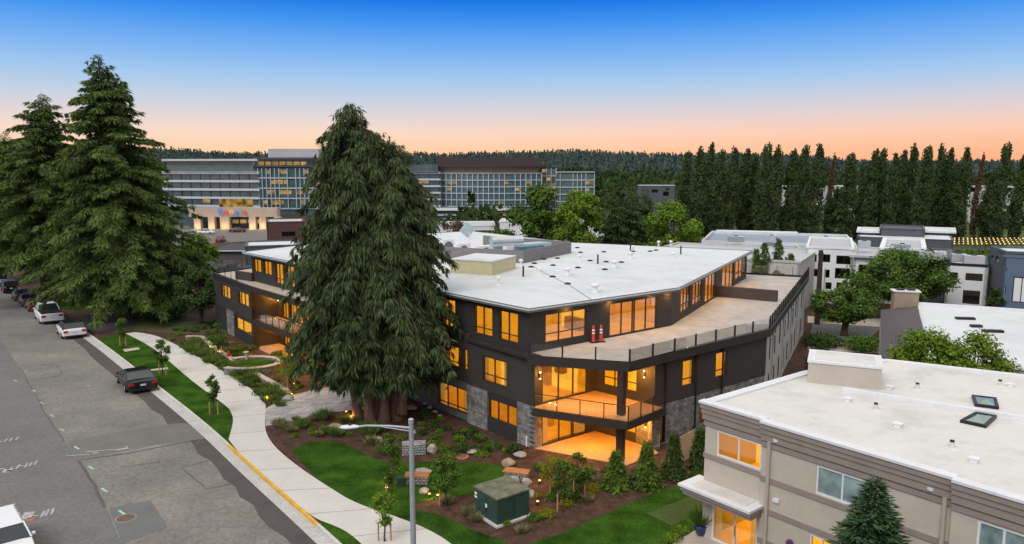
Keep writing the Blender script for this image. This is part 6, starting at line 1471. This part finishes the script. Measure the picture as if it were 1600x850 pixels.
# cars at the far junction
for i, (px, py, m, lab) in enumerate(((345, 378, M_cred, 'red car with glowing tail lamps at the far junction'), (322, 366, M_cwhite, 'white car crossing the far junction'), (372, 363, M_cred, 'red car crossing the far junction, right of the white one'), (300, 370, M_cgrey, 'dark car waiting at the far junction'))):
    x, y = at(px, py); c = car('far_car', lab, 4.5, 1.85, 1.5, m, 'sedan', group='cars at the far junction', loc=(x, y), rz=R(100 if i == 0 else 5), tail=M_redlit); c.location.z = .01
# ---------------- street lamp ----------------
Yl = 30.6; xl = xat(643, Yl, 700); zl = zat(643, 657, Yl)
t = thing('street_lamp', 'galvanised street lamp with a long arm and flat white head over the sidewalk', 'street lamp', (xl, Yl, 0))
q = MB(); q.tube([(xl, Yl, 0), (xl, Yl, zl)], [.135, .095], 14); q.lathe((xl, Yl, 0), [(.25, 0), (.25, .06), (.15, .1)], 14); q.build('pole', M_metal, t)
q = MB(); q.lathe((xl, Yl, zl), [(.115, -.12), (.115, .06), (.05, .1)], 12); q.build('pole_cap', M_metal, t)
za = zat(643, 668, Yl); xe = xat(562, Yl + .2, 667); q = MB()
q.tube([(xl, Yl, za - .02), (xl - .9, Yl + .05, za + .05), (xe + .3, Yl + .18, za + .02), (xe, Yl + .2, za - .02)], [.05, .045, .04, .04], 10); q.build('arm', M_metal, t)
q = MB(); q.tube([(xl, Yl, za - .16), (xl - .9, Yl + .05, za - .04), (xl - 1.3, Yl + .08, za + .02)], .025, 8); q.build('brace', M_metal, t)
q = MB(); xh = xe - .42; prof = [(.44, .03, .02), (.36, .10, .05), (.15, .17, .075), (-.1, .19, .085), (-.3, .16, .07), (-.42, .07, .04)]; rings = []
for dx, w, h in prof:
    q.v += [(xh + dx, Yl + .2 + w * math.cos(k * .785), za - .03 + h * math.sin(k * .785) - (.02 if dx < 0 else 0)) for k in range(8)]
for i in range(5):
    for k in range(8): q.f.append((i * 8 + k, i * 8 + (k + 1) % 8, (i + 1) * 8 + (k + 1) % 8, (i + 1) * 8 + k)); q.m.append(0)
q.f += [tuple(range(8))[::-1], tuple(40 + k for k in range(8))]; q.m += [0, 0]
hd = q.build('lamp_head', mat('lamp_white', (.60, .66, .70), .35, .04, 3), t, smooth=True); q = MB(); q.box((xh + .02, Yl + .2, za + .07), (.1, .1, .07)); q.build('photo_cell', M_black, hd)
# ---------------- transformer ----------------
a, b, c = at(741, 801), at(777, 824), at(828, 806); d = (a[0] + c[0] - b[0], a[1] + c[1] - b[1]); ht = 1.56
t = thing('transformer_box', 'big dark green utility transformer cabinet on a concrete pad', 'transformer', (*b, 0)); M_tg = mat('utility_green', (.028, .062, .050), .55, .12, 2, fine=(6, .08)); M_tt = mat('weathered_green_top', (.085, .115, .085), .6, .25, 2, c2=(.16, .155, .105))
q = MB(); q.prism(inset([a, b, c, d], -.12), 0, .1); q.build('concrete_pad', M_kerb, t)
q = MB(); q.prism(inset([a, b, c, d], .02), .1, ht - .14); q.build('cabinet', M_tg, t, bevel=.02)
q = MB(); lo = inset([a, b, c, d], -.03); hi = inset([a, b, c, d], .28); q.prism(lo, ht - .14, ht - .06)
n0 = len(q.v); q.v += [(*p, ht - .058) for p in lo] + [(*p, ht + .04) for p in hi]; q.f += [(n0 + k, n0 + (k + 1) % 4, n0 + 4 + (k + 1) % 4, n0 + 4 + k) for k in range(4)] + [(n0 + 4, n0 + 5, n0 + 6, n0 + 7)]; q.m += [0] * 5
q.build('lid', M_tt, t)
def onface(A, B, f, z, w, h, m, name, out=.03): p = along(A, B, unit(A, B)[1] * f, 0); u, _ = unit(A, B); q = MB(); q.box((p[0] + u[1] * out, p[1] - u[0] * out, z), (w, .012, h), math.atan2(u[1], u[0])); return q.build(name, m, t)
onface(a, b, .10, 1.17, .22, .12, M_white, 'label_plate'); onface(a, b, .10, .98, .22, .12, M_white, 'label_plate'); onface(a, b, .55, .82, .16, .2, M_white, 'warning_plate'); onface(a, b, .55, .62, .05, .16, M_black, 'padlock'); onface(a, b, .52, .74, .012, 1.15, M_black, 'door_gap', .012); onface(b, c, .5, .78, .012, 1.15, M_black, 'door_gap', .012)
# ---------------- garden: gabion benches, boulders, hydrant, bollards ----------------
M_rockm = mat('boulder', (.30, .29, .28), .9, .25, 1.6, c2=(.36, .33, .30), bump=.8, bscale=5, fine=(9, .2)); M_rockw = mat('warm_boulder', (.34, .25, .18), .9, .25, 1.6, c2=(.38, .30, .22), bump=.8, bscale=5)
M_gab = bricks(mat('gabion_stones', (.34, .34, .35), .9, .4, 9, bump=1, bscale=16), .22, .16, .35, vert=True, mortar=.03)
def bench(px, py, ang, lab, L=1.5):
    x, y = at(px, py); t = thing('gabion_bench', lab, 'bench', (x, y, 0), 0, 'gabion benches with timber seats'); q = MB(); q.box((x, y, .22), (L, .62, .44), ang); q.build('base', M_gab, t, bevel=.02)
    q = MB(); u = (math.cos(ang), math.sin(ang))
    for k in range(6): o = -.3 + k * .12; q.box((x - u[1] * o, y + u[0] * o, .49), (L + .14, .105, .06), ang)
    q.build('seat', M_wood, t)
bench(652, 754, R(0), 'gabion bench with orange timber seat partly behind the lamp post', 1.25); bench(807, 748, R(-18), 'gabion bench with orange timber seat beside the transformer', 1.35)
x, y = at(647, 708); q = MB(); q.box((x, y, .35), (1.5, .8, .7), R(8)); tag(q.build('gabion_block', M_gab, bevel=.03), 'square grey gabion block of stones in the mulch behind the lamp post', 'gabion')
def boulder(px, py, w, h, s, lab, m=M_rockm, rz=0, d=.8): x, y = at(px, py); k = w / F * math.hypot(x, y) * 1.03; q = MB(); q.rock((0, 0, h * .32), (k, k * d, h), s, 0, rz); o = q.build('boulder', m, world=True, smooth=False); o.location = (x, y, 0); tag(o, lab, 'boulder', 'boulders in the mulch bed')
for a_ in ((592, 692, 15, .55, 1, 'pale round boulder left of the tall narrow young tree'), (674, 708, 18, .75, 2, 'pointed pale boulder right of the square gabion block'), (738, 708, 26, .4, 3, 'flat pale boulder beside the round drain cover'), (750, 688, 16, .45, 4, 'small pale boulder near the stone faced wall'), (649, 677, 12, .3, 5, 'small flat stone just behind the lamp post top'),
           (640, 640, 26, .45, 6, 'flat warm boulder right of the cedar trunks', M_rockw), (557, 634, 22, 1.1, 7, 'tall dark boulder left of the cedar trunks, beside the paving'), (524, 671, 30, .5, 8, 'brownish flat boulder in the grassy part of the bed', M_rockw), (793, 727, 26, .6, 9, 'brown boulder touching the bench by the transformer', M_rockw), (812, 714, 24, .45, 10, 'pale flat stone just behind the bench by the transformer'),
           (803, 757, 20, .65, 11, 'white boulder in front of the bench by the transformer'), (823, 760, 18, .65, 12, 'angular white boulder right of the bench by the transformer'), (830, 776, 15, .5, 13, 'white boulder right of the transformer box'), (660, 740, 30, .5, 14, 'grey boulder behind the bench by the lamp post'), (662, 770, 18, .4, 15, 'white stone in front of the bench by the lamp post'),
           (449, 625, 20, .5, 16, 'pale boulder at the end of the garden wall'), (700, 650 - 12, 20, .4, 17, 'small warm stone by the stone screen wall', M_rockw)): boulder(*a_)
for i, (px, py) in enumerate(((664, 632), (672, 638), (680, 645), (687, 651))): boulder(px, py, 10, .25, 30 + i, 'small stone of the stepping row below the big window', M_rockm)
for i in range(4): pass
x, y = at(722, 714); t = thing('drain_cover', 'round rusty orange drain cover in the mulch beside the flat boulder', 'drain cover', (x, y, 0)); q = MB(); q.lathe((x, y, 0), [(.42, .0), (.42, .06), (.34, .07)], 22); q.build('ring', mat('terracotta', (.40, .17, .08), .8, .15, 4), t); q = MB(); q.lathe((x, y, 0), [(.3, .06), (.3, .085)], 20); q.build('lid', mat('rusty_iron', (.13, .085, .07)), t)
x, y = at(627, 757); q = MB(); q.box((x, y, .2), (.5, .4, .4), .2); q.box((x, y, .42), (.54, .44, .05), .2); tag(q.build('valve_box', M_tg), 'small green valve box left of the bench by the lamp post', 'utility box')
x, y = at(358, 563); t = thing('fire_hydrant', 'red fire hydrant among the plants beside the garden wall', 'hydrant', (x, y, 0)); M_hyd = mat('hydrant_red', (.36, .02, .02), .5, .1, 4)
q = MB(); q.lathe((x, y, 0), [(.2, 0), (.2, .06), (.13, .08), (.13, .62), (.17, .64), (.17, .7), (.12, .82), (.04, .9)], 14); q.build('barrel', M_hyd, t)
for s in (-1, 1): q = MB(); q.tube([(x, y, .48), (x + s * .24, y, .48)], .07, 10); q.build('outlet', M_hyd, t)
def bollard(px, py, lab, h=.9): x, y = at(px, py); t = thing('bollard_light', lab, 'bollard', (x, y, 0), 0, 'concrete bollard lights'); q = MB(); q.lathe((x, y, 0), [(.11, 0), (.11, h)], 12); q.build('post', M_conc, t); q = MB(); q.lathe((x, y, h), [(.24, 0), (.24, .07), (.2, .1)], 14); q.build('cap', M_conc, t)
bollard(385.5, 569, 'pale bollard light beside the curved planter ring', 1.1)
x, y = at(823, 697); q = MB(); q.tube([(x, y, 0), (x, y, .7)], .07, 8); tag(q.build('marker_post', M_white), 'short white marker post at the stone pier of the building', 'marker post')
x, y = at(1078, 712); q = MB(); q.box((x, y, .75), (2.6, .05, 1.5), R(48), rx=R(-12)); tag(q.build('plywood_sheet', mat('plywood', (.40, .27, .16), .8, .12, 2)), 'plywood sheet leaning by the side wall behind the young spruce', 'plywood')
# small garden spotlights, lit
def spot(px, py, lab, e=14):
    x, y = at(px, py); t = thing('garden_spotlight', lab, 'garden light', (x, y, 0), 0, 'small lit garden spotlights')
    q = MB(); q.lathe((x, y, 0), [(.03, 0), (.03, .14), (.07, .16), (.08, .24)], 10); q.build('housing', M_black, t); q = MB(); q.lathe((x, y, .24), [(.075, 0), (.06, .035)], 10); q.build('lens', lit('spot_lens', (1, .5, .1), 4, .05), t); point('glow', (x, y - .12, .42), e, (1, .50, .12), .06, t)
sp_l = ['left of the tall narrow tree, upper', 'left of the tall narrow tree, lower', 'below the bench by the lamp post', 'right of the pale stone by the lamp post', 'at the foot of the cedar, left', 'at the foot of the cedar, nearest the grass', 'at the mulch tip by the entry path', 'by the wall end near the entry path', 'below the yellowish young tree', 'beside the planter ring',
        'under the spreading young tree by the ring', 'beside the far wing shrubs', 'near the hydrant', 'in front of the patio', 'right of the transformer', 'behind the wall near the entry', 'between the firs, lawn side', 'under the low dark tree', 'under the tall fir, driveway side']
for l_, (px, py) in zip(sp_l, ((603, 752), (604, 768), (671, 778), (684, 780), (541, 648), (549, 658), (418, 628), (456, 692 - 72), (460, 604), (436, 573), (384, 566), (330, 547), (343, 555), (843, 757), (840, 790), (370, 572), (84, 432 + 52), (258, 470), (166, 478))): spot(px, py, 'lit garden spotlight ' + l_, 16)
# planting
rnd = random.Random(77); GS = 'low planting in the beds'
def scatter(poly, n, seed, kinds, place):
    rr = random.Random(seed); P = [at(*p) for p in poly]; xs = [p[0] for p in P]; ys = [p[1] for p in P]; out = []
    tries = 0
    while len(out) < n and tries < 4000:
        tries += 1; x, y = rr.uniform(min(xs), max(xs)), rr.uniform(min(ys), max(ys)); ins = False
        for i in range(len(P)):
            (x1, y1), (x2, y2) = P[i], P[i - 1]
            if (y1 > y) != (y2 > y) and x < (x2 - x1) * (y - y1) / (y2 - y1) + x1: ins = not ins
        if ins and all(math.hypot(x - a, y - b) > .55 for a, b in out): out.append((x, y))
    for i, (x, y) in enumerate(out):
        k = kinds[rr.randrange(len(kinds))]; src, lab = k; o = src.copy(); COL.objects.link(o); s = rr.uniform(.7, 1.25); o.location = (x, y, 0); o.scale = (s, s, s); o.rotation_euler = (0, 0, rr.uniform(0, 6)); o['label'] = lab + ' ' + place; o['group'] = lab + ' ' + place
g1 = shrub('low_shrub', 'x', 'shrub', (0, 0), .5, .55, 1, M_mid, .14, 420); g2 = shrub('low_shrub', 'x', 'shrub', (0, 0), .42, .4, 2, M_bright, .12, 380); g3 = shrub('low_shrub', 'x', 'shrub', (0, 0), .55, .7, 3, M_darkleaf, .15, 420)
g4 = tuft('grass_clump', 'x', (0, 0), .8, .75, 4, M_grass, 220); g5 = tuft('grass_clump', 'x', (0, 0), .6, .5, 5, leafmat('pale_blades', (.12, .12, .05), (.30, .28, .14), scale=1), 200); g6 = shrub('low_shrub', 'x', 'shrub', (0, 0), .45, .45, 6, M_yel, .1, 300)
KS = [(g1, 'green leafy low shrub'), (g2, 'light green low shrub'), (g3, 'dark green low shrub')]
scatter(((450, 690), (430, 660), (520, 648), (560, 655), (590, 670), (640, 690), (600, 712), (545, 692), (500, 686)), 30, 1, [(g4, 'green grass clump'), (g5, 'pale straw grass clump'), (g2, 'light green low shrub')], 'in the mulch before the cedar')
scatter(((650, 650), (690, 655), (830, 718), (790, 712), (760, 715), (700, 715), (660, 695)), 30, 2, KS, 'in the bed along the building front')
scatter(((840, 720), (960, 735), (1060, 730), (1040, 750), (900, 790), (840, 800), (825, 770)), 30, 3, KS + [(g5, 'pale straw grass clump'), (g6, 'yellow low shrub')], 'in the bed before the patio')
scatter(((640, 770), (700, 790), (740, 812), (770, 840), (820, 835), (840, 812), (730, 770), (700, 760)), 8, 4, [(g2, 'light green low shrub'), (g5, 'pale straw grass clump')], 'around the transformer')
scatter(((262, 530), (320, 540), (340, 555), (450, 625), (445, 638), (415, 630), (390, 606), (318, 562)), 60, 5, [(g4, 'green grass clump'), (g4, 'green grass clump'), (g2, 'light green low shrub'), (g1, 'green leafy low shrub')], 'in the strip between sidewalk and wall')
scatter(((322, 528), (400, 545), (470, 560), (530, 590), (455, 612), (420, 590), (340, 545)), 60, 6, KS + [(g2, 'light green low shrub'), (g6, 'yellow low shrub')], 'between the garden wall and the far wing')
scatter(((270, 515), (330, 505), (390, 515), (400, 530), (330, 527), (280, 525)), 24, 7, KS, 'in front of the far wing corner')
scatter(((1045, 745), (1100, 735), (1115, 745), (1060, 755)), 5, 8, KS, 'beside the plywood sheet')
for o in (g1, g2, g3, g4, g5, g6): bpy.data.objects.remove(o)
for a_ in ((1047, 845, .6, .5, M_bright, 'round light green shrub in the corner of the side lawn'), (1063, 832, .55, .5, M_bright, 'round shrub beside the porch paving'), (853, 806, .5, .5, M_yel, 'bright yellow shrub right of the transformer'), (836, 812, .5, .45, M_mid, 'green shrub beside the yellow one by the transformer'), (560, 560 + 30, 1.1, .9, M_yel, 'yellow leaved shrub under the cedar edge by the paving'), (520, 588, 1.0, .8, M_bright, 'light green shrub left of the cedar by the paving')): shrub('round_shrub', a_[5], 'shrub', at(a_[0], a_[1]), a_[2], a_[3], int(a_[0]), a_[4], .12, 600)
